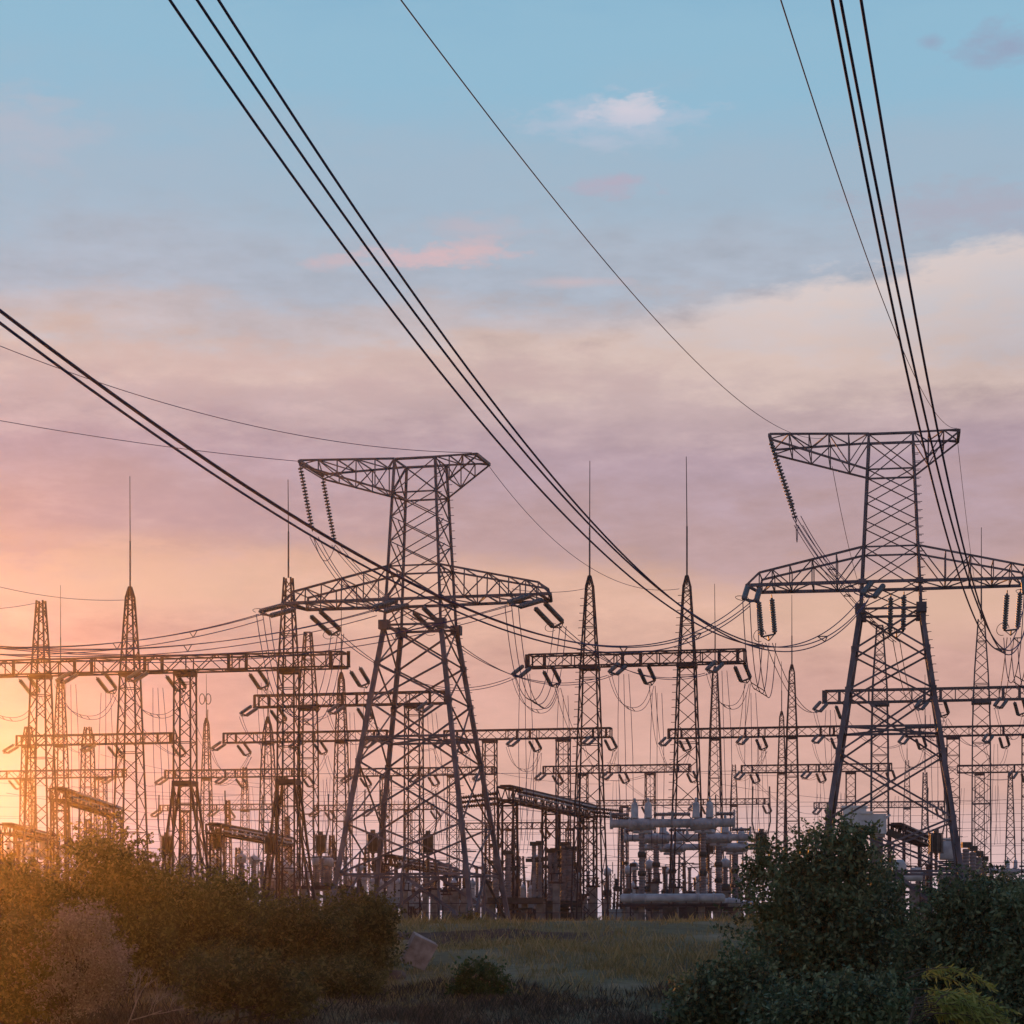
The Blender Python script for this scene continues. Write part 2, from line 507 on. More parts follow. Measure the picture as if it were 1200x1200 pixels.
aL = TR(-7.35, -1.35, 17.55); bL = P(893, 705, 111.6); bL = aL + (Vector((-.4, -1.9, -.95)))
aC = TR(-.7, -1.6, 17.55); bC = aC + Vector((-.75, -1.7, -.85))
aR = TR(7.3, -1.35, 17.55); bR = aR + Vector((-.35, -1.75, -.95))
for a, b, w in ((aL, bL, 'at the sunward arm tip'), (aC, bC, 'at the waist'), (aR, bR, 'at the shaded arm tip')):
    insulator(a, b, f'thick insulator pair pulled forward {w} of the tree side pylon', ME_THICK, 2.0, .62, 'insulators on the big pylons', ring=True)
line_over([(-6, 360), (3, 366), (-2, 377)], 32, bL, (683, 754), 'three wire bundle entering at the sunward edge, sagging past the slab side pylon')
line_over([(199, 0), (231, 0), (256, 0)], 30, bC, (915, 758), 'three wire bundle slanting across the middle of the sky to the pylon waist')
line_over([(975, 0), (985, 0), (1009, 0)], 30, bR, (1172, 762), 'steep three wire bundle dropping to the outer arm of the pylon behind the trees')
# earth wires of that line
e1 = TR(-3.6, 0, 25.45); p0 = P(470, 0, 30)
wire('earth_wire', 'thin earth wire slanting alone across the sky to the long top arm', 'earth wire', curve_pts(p0, e1, fit_c(p0, e1, 800, 408), 70, -.4), .011, 'thin earth wires')
e2 = TR(3.5, -1.2, 25.45); p0 = P(915, 0, 30)
wire('earth_wire', 'thin steep earth wire beside the steepest bundle, ending on the short top arm', 'earth wire', curve_pts(p0, e2, fit_c(p0, e2, 1030, 340), 70, -.4), .011, 'thin earth wires')

# far side strings of the right pylon, down leads to the second row
FAR_R = []
for u, w, dx in ((-6.9, 'under the sunward arm', .35), (.35, 'inside the waist', .15), (6.6, 'under the shaded arm', .1)):
    a = TR(u, 1.3, 17.5); b = a + Vector((dx, 1.2, -2.3))
    insulator(a, b, f'hanging insulator pair {w} of the tree side pylon', ME_THICK, 2.0, .72, 'insulators on the big pylons', ring=True)
    FAR_R.append(b)
# strings of the left pylon
LEFT_NEAR = []; LEFT_FAR = []
for u, w in ((-7.2, 'under the sunset side arm tip'), (-.6, 'under the waist'), (7.0, 'under the shaded arm tip')):
    a = TL(u, -1.35, 17.5); b = a + Vector((-1.35, -1.55, -.62))
    insulator(a, b, f'insulator pair pulled sunward {w} of the slab side pylon', ME_THICK, 2.0, .8, 'insulators on the big pylons', ring=True)
    LEFT_NEAR.append(b)
    a = TL(u*.93, 1.3, 17.5); b = a + Vector((1.15, 1.6, -.95))
    insulator(a, b, f'insulator pair pulled yardward {w} of the slab side pylon', ME_THICK, 2.0, .62, 'insulators on the big pylons', ring=True)
    LEFT_FAR.append(b)
# jumper strings on the top arms
JT = []
for T, who, off in ((TL, 'slab side pylon', (.75, 0, -3.95)), (TR, 'tree side pylon', (1.35, .2, -3.9))):
    for v, w, k in ((-1.95, 'front', 1.0), (1.95, 'rear', .95)):
        a = T(-6.45, v, 25.15); b = a + Vector(off)*k
        insulator(a, b, f'long slender string at the {w} corner of the {who} top arm', ME_THIN, 3.7, .6, 'insulators on the big pylons', double=False)
        JT.append(b)

# line leaving the left pylon to the left
for i, (b, w) in enumerate(zip(LEFT_NEAR, ('from the arm tip nearest the sun', 'from the waist', 'from the far arm tip'))):
    q = P(-190, 742 - 6*i, 93 + 2*i)
    cc = fit_c(b, q, 100, 757 + 5*i)
    lines = [curve_pts(b + Vector((dx, 0, dz)), q + Vector((dx, 0, dz)), cc, 40) for dx, dz in ((-.2, 0), (.2, .05), (0, -.3))]
    bundle('conductor_bundle', f'thin wire bundle leaving the slab side pylon {w} sunward', 'power line', lines, .024, 'bundles leaving towards the sun', (.2, .4))
for (x0, y0, Ya), att, m_, w in (((-80, 372, 92), TL(3.2, -.9, 25.5), (250, 488), 'upper'), ((-80, 478, 100), TL(-6.4, -1.9, 25.3), (170, 520), 'lower')):
    p0 = P(x0, y0, Ya)
    wire('earth_wire', f'{w} thin earth wire from the slab side top arm to the sunset edge', 'earth wire', curve_pts(p0, att, fit_c(p0, att, *m_), 40), .018, 'thin earth wires')
# left pylon to portal between the pylons: filled after portals exist
# jumper loops
def loop(a, b, low, label, n=3, r=.022, cat='jumper cable', group='jumper loops', spread=.35):
    a = Vector(a); b = Vector(b)
    lines = []
    for k in range(n):
        o = Vector(((k - (n-1)/2)*spread, 0, 0)); lo = low - k*.22
        zl = lo
        pts = []
        for i in range(25):
            t = i/24; p = a.lerp(b, t)
            base = 4*t*(1-t)
            z = a.z + (b.z - a.z)*t
            zm = (a.z + b.z)/2
            pts.append(Vector((p.x, p.y, z + (zl - zm)*(1 - (2*t-1)**4)*.5 + (zl - zm)*.5*base)) + o)
        lines.append(pts)
    bundle('jumper_loop', label, cat, lines, r, group, (.42, .56))
loop(LEFT_NEAR[0], LEFT_FAR[0], 11.6, 'drooping cable loop under the sunward arm of the slab side pylon')
loop(LEFT_NEAR[2], LEFT_FAR[2], 12.2, 'drooping cable loop hanging beside the end of the beam between the pylons')
loop(bL, FAR_R[0], 12.3, 'narrow cable loop under the sunward arm of the tree side pylon')
loop(bR, FAR_R[2], 12.4, 'cable loop under the shaded arm of the tree side pylon')
for k, (T, j, near, far, who) in enumerate(((TL, 0, LEFT_NEAR[1], LEFT_FAR[1], 'slab side pylon'), (TR, 2, bC, FAR_R[1], 'tree side pylon'))):
    A, B = JT[j], JT[j+1]
    for q, e, w in ((A, near, 'front'), (B, far, 'rear')):
        lines = [curve_pts(q + Vector((dx, 0, 0)), e + Vector((dx*.8, 0, -.1)), 2.2 + abs(dx)*2, 24) for dx in (-.2, 0, .25)]
        bundle('jumper_loop', f'slanting triple cable from the {w} jumper string of the {who}', 'jumper cable', lines, .02, 'jumper cables', (.5, .75))
    m = [A.lerp(B, t/12) + Vector((0, 0, -1.1*(4*(t/12)*(1-t/12)))) for t in range(13)]
    wire('jumper_loop', f'small cable sag between the two jumper strings of the {who}', 'jumper cable', m, .022, 'jumper cables')

# ------------------------------------------------------------------ gantries (portals)
TG = math.radians(12)
GANTRY = {}
def gantry(key, desc, xL, xR, ymid, Y, h, cols, sets=(), steel='steel', d=1.0, ext=0):
    c, s = math.cos(TG), math.sin(TG)
    kL = (xL - 600)/F; kR = (xR - 600)/F
    Ya = Y
    for _ in range(6):
        XA = kL*Ya; L = (kR*Ya - XA)/(c + kR*s); Ya = Y + L*s/2
    XA = kL*Ya
    zt = (YH - ymid)/F*Y + EZ
    loc = Vector((XA, Ya, 0))
    root = thing('gantry', desc, 'gantry', loc, -TG, 'substation gantries')
    T = local_to_world(loc, -TG)
    zb = zt - h
    m = MB(); lattice_beam(m, -ext, L, zb, h, d, chord=.095, dg=.048); m.build('beam_lattice', M[steel], root)
    def xt(px):
        k = (px - 600)/F
        return (k*Ya - XA)/(c + k*s)
    for col in cols:
        px, ytop, yrod, kind = col[:4]
        w0 = col[4] if len(col) > 4 else 1.55
        x = xt(px); Yc = Ya - x*s
        ztop = (YH - ytop)/F*Yc + EZ if ytop else zb
        m = MB(); lg = .092
        if kind == 'mast':
            wf = lambda z: float(np.interp(z, [0, zb, ztop], [w0, w0*(.49 if w0 > 1.8 else .57), .40]))
            lattice_col(m, x, 0, -.3, ztop, wf, lg, .046, .85)
            m.box((x, 0, zb - .1), (w0*.58, w0*.58, .26))
            if yrod:
                for qx in (-.19, .19):
                    for qy in (-.19, .19): m.bar((x + qx, qy, ztop - .05), (x + qx*.3, qy*.3, ztop + .55), .11)
                m.box((x, 0, ztop + .45), (.2, .2, .3))
        elif kind == 'straight':
            wf = lambda z: float(np.interp(z, [0, zb, ztop], [w0*.78, w0*.70, .42 if ytop else w0*.70]))
            lattice_col(m, x, 0, -.3, ztop, wf, lg, .046, .85)
            m.box((x, 0, zb - .12), (w0*.8, w0*.8, .32))
        elif kind == 'splay':      # A-shaped lower part, mast or plain above
            zs = zb*.56
            wf = lambda z: float(np.interp(z, [0, zs, zb, ztop if ytop else zb + .01], [w0*.75, w0*.7, w0*.66, .42]))
            lattice_col(m, x, 0, -.3, ztop, wf, lg, .046, .85)
            m.box((x, 0, zb - .12), (w0*.74, w0*.74, .35)); m.box((x, 0, zs), (w0*.8, w0*.8, .3))
            for q in (-1, 1):
                for yy in (-.5, .5):
                    m.bar((x + q*w0*.35, yy, zs), (x + q*w0*1.15, yy, -.3), .13)
                for i in range(5):
                    a, b = i/6, (i+1)/6
                    f0 = lambda t: x + q*w0*(.35 + .8*t); zz = lambda t: zs*(1-t)
                    m.bar((f0(a), -.5, zz(a)), (f0(b), .5, zz(b)), .06)
                    m.bar((x + q*w0*.36, -.5, zz(b)), (f0(b), -.5, zz(b)), .06)
        if len(col) > 5:     # climbing pegs
            z = 1.0
            while z < ztop - .5:
                w = wf(z)/2; m.bar((x - w, -w, z), (x - w - .28, -w, z), .035); z += .45
        mo = m.build('mast_lattice' if ytop else 'column_lattice', M[steel], root)
        if yrod:
            zr = (YH - yrod)/F*Yc + EZ
            r = MB(); hm = ztop + .3 + (zr - ztop)*.42
            lean = random.uniform(-.006, .006)*(zr - ztop)
            r.tube([(x, 0, ztop), (x, 0, hm)], .055, 6, .05); r.tube([(x, 0, hm - .05), (x + lean, 0, zr)], .034, 6, .022)
            r.build('lightning_rod', M['rod'], mo)
    g = dict(T=T, L=L, zb=zb, zt=zt, xt=xt, d=d, sets={})
    ordn = ('first', 'second', 'third', 'fourth', 'fifth', 'sixth')
    for i, (px, sides) in enumerate(sets):
        x = xt(px)
        br = MB()
        for dx in (-.55, .55): br.bar((x + dx, -d/2 - .08, zb - .04), (x + dx, -d/2 - .08, zt), .2, .05)
        br.bar((x - .66, -d/2 - .09, zb - .06), (x + .66, -d/2 - .09, zb - .06), .1)
        br.build('bracket_lattice', M[steel], root)
        k = max(1.0, .85 + (Y - 133)/400)
        if 'n' in sides:
            a = T(x - .5, -d/2 - .1, zb); b = a + Vector((-.85, -1.5, -.85))
            insulator(a, b, f'string pair, sunward side of {ordn[i]} bracket, {GD[key]}', ME_MED, 1.4, .48, 'gantry insulators', scale=k)
            g['sets'][(i, 'n')] = b
        if 'f' in sides:
            a = T(x + .5, d/2 + .1, zb); b = a + Vector((.65, 1.4, -1.05))
            insulator(a, b, f'string pair, shaded side of {ordn[i]} bracket, {GD[key]}', ME_MED, 1.4, .6, 'gantry insulators', scale=k)
            g['sets'][(i, 'f')] = b
    GANTRY[key] = g
    return g

GD = dict(
    a1='long high beam near the sun', a2='front beam between the two pylons',
    b1='beam crossing behind the slab side pylon', b2='high blue grey beam',
    c1='third row beam nearest the sun', c2='third row beam over the pale shrub', c3='third row beam left of the breakers',
    c4='third row beam above the breakers', c5='third row beam past the tree side pylon',
    d1='fourth row beam nearest the sun', d2='fourth row beam behind the splayed columns', d3='fourth row beam inside the slab side pylon',
    d4='fourth row beam left of the breakers', d5='fourth row beam behind the tallest tree', d6='fourth row beam at the shaded border',
    e1='rearmost beam behind the splayed columns', e2='rearmost beam inside the slab side pylon', e3='rearmost beam behind the breakers',
    e4='rearmost beam inside the tree side pylon', e5='low rear beam beside the oblique platform')
GS = dict(a1='long high beam', a2='front middle beam', b1='slab side second beam', b2='blue grey beam', c1='sunward third beam', c2='pale shrub third beam',
    c3='middle third beam', c4='breaker third beam', c5='shaded third beam', d1='sunward fourth beam', d2='splayed fourth beam', d3='slab side fourth beam',
    d4='middle fourth beam', d5='tree side fourth beam', d6='shaded fourth beam', e1='splayed rear beam', e2='slab side rear beam', e3='breaker rear beam', e4='tree side rear beam', e5='low rear beam')
def gd(k, extra): return f'lattice gantry, {extra}'
NF = 'nf'
gantry('a1', gd('a1', 'the long high one near the sun carried on four tall columns'), -40, 404, 771, 133, .86,
       [(48, 704, None, 'mast', 1.85), (152.5, 699, 558, 'mast', 1.9), (217, None, None, 'splay', 1.55), (338, 677, 562, 'splay', 1.5)],
       [(12, NF), (103, NF), (185, NF), (283, 'f'), (402, 'f')], d=1.3)
gantry('a2', gd('a2', 'spanning the sky gap between the two big pylons on two rodded masts'), 622, 873, 765, 133, .74,
       [(691, 686, 540, 'mast', 2.0, 1), (805, 686, 535, 'mast', 2.0, 1)],
       [(630, NF), (742, NF), (855, NF)], d=1.1)
gantry('b1', gd('b1', 'passing straight behind the pylon beside the slab'), 301, 523, 813, 156, .82,
       [(361, 741, None, 'straight', 1.6), (485, None, None, 'straight', 1.5)],
       [(310, NF), (412, NF), (515, 'n')])
gantry('b2', gd('b2', 'blue grey and high, behind the pylon among the trees'), 968, 1240, 807, 153, .84,
       [(1031, 733, None, 'straight', 1.6), (1150, 726, 618, 'straight', 1.7)],
       [(975, NF), (1093, NF), (1185, NF)], 'bluesteel')
gantry('c1', gd('c1', 'third row, nearest the sun with one rodded mast'), 22, 204, 861, 185, .8,
       [(71, 798, 686, 'mast', 1.55), (33, 852, None, 'mast', 1.4), (103, 852, None, 'mast', 1.4)],
       [(30, 'n'), (120, NF), (195, 'f')])
gantry('c2', gd('c2', 'third row, with a rodded mast just left of the slab side pylon'), 264, 455, 858, 185, .78,
       [(314, 848, 783, 'mast', 1.5), (400, 796, 690, 'mast', 1.5)],
       [(272, NF), (362, NF), (448, 'n')])
gantry('c3', gd('c3', 'third row, on two plain columns right of the slab side pylon'), 522, 716, 855, 185, .76,
       [(574, None, None, 'straight', 1.45), (660, None, None, 'straight', 1.45)],
       [(530, NF), (615, NF), (704, NF)])
gantry('c4', gd('c4', 'third row, above the horizontal tank breakers with two rodded masts'), 784, 985, 853, 185, .76,
       [(838, 789, 684, 'mast', 1.5), (928, 787, 697, 'mast', 1.5)],
       [(792, NF), (882, NF), (970, NF)])
gantry('c5', gd('c5', 'third row, behind the tree side pylon and running out of the photo'), 1062, 1260, 851, 185, .76,
       [(1117, None, None, 'straight', 1.45), (1205, None, None, 'straight', 1.45)],
       [(1070, NF), (1168, NF)])
gantry('d1', gd('d1', 'fourth row, faint in the glow nearest the sun'), -30, 146, 903, 229, .78,
       [(31, None, None, 'straight', 1.4), (118, None, None, 'straight', 1.4)], [(5, NF), (140, 'n')])
gantry('d2', gd('d2', 'fourth row, behind the splayed columns with a rodded mast'), 195, 357, 902, 229, .78,
       [(242, 848, 790, 'mast', 1.45), (330, None, None, 'straight', 1.4)], [(202, 'n'), (272, NF), (350, 'f')])
gantry('d3', gd('d3', 'fourth row, seen through the lattice of the slab side pylon'), 411, 580, 900, 229, .76,
       [(452, None, None, 'straight', 1.4), (531, None, None, 'straight', 1.4)], [(418, NF), (498, NF), (572, 'n')])
gantry('d4', gd('d4', 'fourth row, between the busbar platform and the breaker bank'), 638, 809, 897, 229, .76,
       [(683, None, None, 'straight', 1.35), (762, None, None, 'straight', 1.35)], [(644, NF), (722, NF), (802, 'f')])
gantry('d5', gd('d5', 'fourth row, behind the tallest dark tree'), 869, 1045, 896, 229, .76,
       [(916, 840, 775, 'mast', 1.4), (997, None, None, 'straight', 1.35)], [(876, NF), (954, NF), (1036, 'f')])
gantry('d6', gd('d6', 'fourth row, at the shaded photo border'), 1122, 1290, 896, 229, .76,
       [(1148, None, None, 'straight', 1.35)], [(1195, NF)])
gantry('e1', gd('e1', 'rearmost row, small behind the splayed columns'), 189, 325, 943, 298, .74,
       [(217, None, None, 'straight', 1.3), (287, 899, None, 'straight', 1.3)], [(194, 'n'), (260, NF)])
gantry('e2', gd('e2', 'rearmost row, small between the legs of the slab side pylon'), 370, 508, 943, 298, .74,
       [(408, None, None, 'straight', 1.3), (478, None, None, 'straight', 1.3)], [(378, NF), (440, NF), (502, 'f')])
gantry('e3', gd('e3', 'rearmost row, low behind the horizontal tank breakers'), 700, 902, 937, 298, .74,
       [(732, None, None, 'straight', 1.3), (860, 896, None, 'straight', 1.3)], [(750, NF), (820, NF), (892, 'f')])
gantry('e4', gd('e4', 'rearmost row, small between the legs of the tree side pylon'), 954, 1106, 940, 298, .76,
       [(990, None, None, 'straight', 1.3), (1063, 891, 864, 'straight', 1.3)], [(965, NF), (1095, 'f')], 'bluesteel')
gantry('e5', gd('e5', 'low and far, beside the oblique busbar platform'), 546, 690, 964, 262, .74,
       [(598, None, None, 'straight', 1.3), (668, None, None, 'straight', 1.3)], [(630, 'f')])

# lattice lightning masts without a beam
def lattice_mast(px, ytop, yrod, Y, label, w0=1.3, steel='steel'):
    loc = P(px, YH, Y); loc.z = 0
    root = thing('lightning_mast', label, 'mast', loc, -TG, 'free standing masts')
    zt = (YH - ytop)/F*Y + EZ
    m = MB(); lattice_col(m, 0, 0, -.2, zt, lambda z: float(np.interp(z, [0, zt], [w0, .35])), .12, .06); m.build('mast_lattice', M[steel], root)
    if yrod:
        r = MB(); r.tube([(0, 0, zt), (0, 0, (YH - yrod)/F*Y)], .05, 6, .025); r.build('lightning_rod', M['rod'], root)
lattice_mast(103, 960, None, 240, 'plain lattice mast seen through the sunlit shrub top')
lattice_mast(267, 938, None, 250, 'slim far lattice mast over the two pale instrument heads', 1.1)
lattice_mast(1084, 905, 790, 215, 'slim rodded mast inside the tree side pylon outline', 1.1, 'bluesteel')
lattice_mast(1184, 905, None, 215, 'plain blue grey mast at the shaded border', 1.4, 'bluesteel')

rq = random.Random(21)
for i in range(18):
    lattice_mast(rq.uniform(160, 880), rq.uniform(945, 1015), None, rq.uniform(195, 285), 'thin far lattice mast, one of many lost in the crowded yard', rq.uniform(.8, 1.2), rq.choice(('steel', 'bluesteel')))
# ------------------------------------------------------------------ gantry to gantry wires, droppers
def span(a, b, sag, label, name='busbar_wire', cat='overhead wire', r=.02, n=2, group='overhead wires in the yard', sp=.35, spacers=()):
    lines = [curve_pts(a + Vector((k*sp, 0, 0)), b + Vector((k*sp, 0, 0)), 4*sag*(1 + .1*k), 22) for k in [i - (n-1)/2 for i in range(n)]]
    return bundle(name, label, cat, lines, r, group, spacers)
S = lambda k, i, sd: GANTRY[k]['sets'][(i, sd)]
a2 = GANTRY['a2']
for i, j, w in ((0, 0, 'sun side arm'), (1, 1, 'waist'), (2, 2, 'outer arm')):
    span(LEFT_FAR[i], S('a2', j, 'n'), 1.3 + .2*(2-i), f'sagging wire pair, slab side pylon {w} to the front middle beam', r=.022, spacers=(.4,))
for i, j, w in ((0, 0, 'long arm'), (1, 1, 'waist'), (2, 2, 'outer arm')):
    span(FAR_R[i], S('b2', j, 'n'), 1.0, f'wire pair dropping from the tree side pylon {w} to the blue grey beam', r=.022)
pairs = [('a1', 0, 'c1', 1), ('a1', 1, 'c1', 2), ('a1', 2, 'c2', 0), ('a1', 3, 'b1', 1), ('a1', 4, 'c2', 2), ('a2', 0, 'c3', 2), ('a2', 1, 'c4', 0), ('a2', 2, 'c4', 1),
         ('b1', 0, 'c2', 1), ('b1', 1, 'c3', 0), ('b2', 0, 'c5', 0), ('b2', 1, 'c5', 1),
         ('c1', 1, 'd2', 0), ('c2', 0, 'd2', 1), ('c2', 1, 'd3', 0), ('c3', 0, 'd3', 2), ('c3', 1, 'd4', 0), ('c3', 2, 'd4', 1), ('c4', 0, 'd4', 1), ('c4', 1, 'd5', 0), ('c4', 2, 'd5', 1), ('c5', 0, 'd6', 0),
         ('d2', 1, 'e1', 1), ('d3', 0, 'e2', 0), ('d3', 1, 'e2', 1), ('d4', 0, 'e3', 0), ('d4', 1, 'e3', 1), ('d5', 0, 'e4', 0)]
seen = {}
for k0, i, k1, j in pairs:
    g0, g1 = GANTRY[k0]['sets'], GANTRY[k1]['sets']
    a = g0.get((i, 'f')) or g0.get((i, 'n')); b = g1.get((j, 'n')) or g1.get((j, 'f'))
    q = seen.get((k0, k1), 0); seen[(k0, k1)] = q + 1
    span(a, b, .9, f'{("slack", "second slack", "third slack")[q]} wire pair, {GS[k0]} back to {GS[k1]}', r=.019)
# loops under the beams between the two string sets
for k, g in GANTRY.items():
    for i in range(6):
        n_, f_ = g['sets'].get((i, 'n')), g['sets'].get((i, 'f'))
        if n_ and f_ and k[0] in 'abc':
            w = ('first', 'second', 'third', 'fourth', 'fifth')[i]
            loop(n_, f_, min(n_.z, f_.z) - 1.5, f'drooping loop under the {w} bracket, {GD[k]}', 2, .017, group='loops under the gantry beams', spread=.2)
# vertical droppers
def dropper(px, y0, y1, Y, label, n=3, lean=0):
    a = P(px, y0, Y); b = P(px + lean, y1, Y)
    lines = []
    for k in range(n):
        o = Vector(((k - (n-1)/2)*.3, 0, 0))
        lines.append([a + (b - a)*t + o*(1 + .5*math.sin(t*3)) for t in (0, .25, .5, .75, 1)])
    bundle('dropper_wire', label, 'dropper wire', lines, .017, 'vertical dropper wires')
for px, y0, y1, Y, lb, ln in (
    (615, 790, 985, 134, 'below the sunward end of the beam between the pylons', 3), (660, 815, 1000, 140, 'beside the pegged mast below the beam between the pylons', 0),
    (731, 790, 985, 134, 'below the middle of the beam between the pylons', 4), (770, 812, 995, 140, 'just left of the mast over the breaker bank', 0),
    (846, 786, 950, 134, 'below the shaded end of the beam between the pylons', 5), (880, 812, 975, 140, 'falling towards the hanging black trap by the tree', 2),
    (83, 802, 990, 134, 'falling through the sun glow', 2), (124, 812, 985, 140, 'left of the tallest sunlit mast', 0), (185, 806, 985, 134, 'left of the splayed column', 8),
    (306, 800, 985, 158, 'below the start of the beam behind the slab side pylon', 16), (410, 835, 980, 158, 'left of the slab side pylon leg', 2),
    (506, 835, 985, 158, 'inside the slab side pylon', 12), (973, 832, 905, 154, 'left of the tree side pylon leg', 2), (1090, 838, 960, 154, 'inside the tree side pylon', 3),
    (627, 875, 1000, 187, 'above the small platform columns', -14), (722, 915, 1005, 230, 'far behind the pegged mast', 2), (892, 872, 985, 187, 'left of the tall dark tree', 4),
    (882, 913, 1000, 230, 'beside the black trap near the tree', -2), (961, 912, 990, 230, 'over the top of the tall dark tree', 3), (1165, 872, 990, 187, 'at the shaded border over the far roof', -4)):
    dropper(px, y0, y1, Y, f'triple vertical dropper wire {lb}', lean=ln)
# long thin bus wires running through the yard
for i, (y0, y1, Y0, Y1, sg) in enumerate(((902, 895, 170, 150, .8), (931, 936, 200, 190, .9), (958, 952, 210, 190, .8), (968, 972, 190, 175, .7), (975, 968, 230, 210, .9), (982, 988, 190, 180, .6),
                                      (992, 990, 170, 160, .5), (1003, 1000, 210, 200, .5), (1012, 1010, 180, 170, .4), (955, 962, 260, 240, 1.0), (945, 940, 250, 235, .8))):
    span(P(-60, y0, Y0), P(1260, y1, Y1), sg*.6, f'long thin level wire crossing the whole yard, {("top","second","third","fourth","fifth","sixth","seventh","eighth","ninth","tenth","eleventh")[i]} listed from the sky down' if False else
         'long thin level wire crossing the whole yard among many others', r=.016, n=1, group='long level wires across the yard')
rq2 = random.Random(33)
for i in range(16):
    x0 = rq2.uniform(-60, 900); w_ = rq2.uniform(180, 420); y0 = rq2.uniform(880, 1010); dy_ = rq2.uniform(8, 40); Y0 = rq2.uniform(150, 230)
    span(P(x0, y0, Y0), P(x0 + w_, y0 + dy_, Y0 + rq2.uniform(5, 25)), rq2.uniform(.3, 1.1), 'fine slack wire among the many crossing low over the yard', r=.016, n=1, group='fine slack wires low over the yard')
for i in range(18):
    dropper(rq2.uniform(180, 1190), rq2.uniform(905, 950), rq2.uniform(985, 1015), rq2.uniform(190, 260), 'fine vertical wire pair among the many low in the yard', n=2, lean=rq2.uniform(-8, 8))
# earth wires between mast tops
def ew(x0, y0, Y0, x1, y1, Y1, m_, label):
    a, b = P(x0, y0, Y0), P(x1, y1, Y1)
    wire('earth_wire', label, 'earth wire', curve_pts(a, b, fit_c(a, b, *m_), 40), .016, 'thin earth wires')
te = TL(3.6, 1.3, 25.2); tx, ty = PX(te)
ew(tx, ty, te.y, 796, 690, 134, (690, 664), 'thin drooping earth wire from the slab side pylon to the breaker side mast')
ew(600, 690, 122, 685, 690, 134, (650, 694), 'short thin earth wire reaching the pegged mast beside the slab side pylon')
ew(-30, 680, 120, 149, 703, 133, (60, 699), 'thin earth wire ending on the tallest sunlit mast')
ew(-30, 714, 125, 45, 706, 133, (10, 712), 'thin earth wire ending on the flat topped mast by the sun')
te = TR(3.6, 1.3, 25.2); tx, ty = PX(te)
wire('earth_wire', 'thin earth wire falling steeply from the short top arm to the rodded mast', 'earth wire', curve_pts(te, P(1150, 728, 153), 3.0, 30), .014, 'thin earth wires')
te = TR(-3.2, 1.2, 24.2); tx, ty = PX(te)
ew(tx, ty, te.y, 1031, 735, 153, (992, 630), 'thin earth wire falling inside the outline of the tree side pylon')

# ------------------------------------------------------------------ oblique busbar platforms
def platform(p0, p1, h, label, posts=2, w=1.0):
    loc = Vector((p0.x, p0.y, 0)); d = p1 - p0; d.z = 0; L = d.length
    rz = math.atan2(d.y, d.x)
    root = thing('busbar_platform', label, 'busbar platform', loc, rz, 'oblique busbar platforms')
    z = p0.z
    m = MB(); lattice_beam(m, 0, L, z - h, h, w, .11, .055); m.build('beam_lattice', M['steel'], root)
    m = MB()
    m.box((L/2, 0, z + .05), (w*1.15, L*1.0, .07)) if False else m.bar((0, 0, z + .1), (L, 0, z + .1), w*.7, .05)
    m.build('deck', M['steel'], root)
    for x in np.linspace(.6, L - .6, posts):
        m = MB(); lattice_col(m, float(x), 0, -.2, z - h, lambda q: .95, .12, .06); m.build('column_lattice', M['steel'], root)
    for i in range(3):
        m = MB(); y = (i - 1)*.4
        m.tube([(.3, y - .7, z - .25 - .18*i), (L - .3, y - .7, z - .25 - .18*i)], .055, 8); m.build('busbar_tube', M['tank'], root)
    return local_to_world(loc, rz), L, z
platform(P(68, 924, 140), P(137, 946, 164), .7, 'oblique busbar platform glowing in the sunlight above the shrubs', 2)
platform(P(250, 966, 148), P(338, 985, 172), .6, 'oblique busbar platform beside the splayed column with grey tubes')
T3, L3, Z3 = platform(P(592, 922, 134), P(692, 945, 156), .8, 'oblique busbar platform right of the slab side pylon holding side strings', 3)
platform(P(8, 966, 150), P(62, 976, 170), .6, 'low oblique busbar platform at the sunset border')
platform(P(455, 1003, 160), P(530, 1022, 195), .6, 'small oblique busbar platform inside the slab side pylon', 2)
platform(P(1050, 966, 150), P(1085, 985, 172), .7, 'oblique busbar platform inside the tree side pylon')
for i, w in enumerate(('uppermost', 'middle', 'lowest')):
    a = T3(.3 + i*.9, .5, Z3 - .35 - i*.25); b = a + Vector((-2.7 - .5*i, 0, -.35))
    insulator(a, b, f'{w} of three brown strings stretched sideways from the oblique platform', ME_BROWN, 2.6, .5, 'strings on the oblique platform', double=False)
    span(b, P(470, 985 + i*9, 150), .5, f'{w} side wire from the oblique platform through the slab side pylon', n=1, r=.018)
    a = T3(L3 - 4 + i*1.6, -.5, Z3 - .3 - i*.2); b = a + Vector((2.7, 0, -.25))
    insulator(a, b, f'{w} of three brown strings stretched from the rear of the oblique platform to the breakers', ME_BROWN, 2.6, .5, 'strings on the oblique platform', double=False)

# ------------------------------------------------------------------ yard equipment prototypes
def ribbed(L, r0, r1, n, core):
    pr = [(0, core)]
    for i in range(n):
        a = L*i/n; st = L/n; r = r0 + (r1 - r0)*i/n
        pr += [(a + st*.1, core), (a + st*.35, r), (a + st*.65, r*.96), (a + st*.9, core)]
    return pr + [(L, core)]

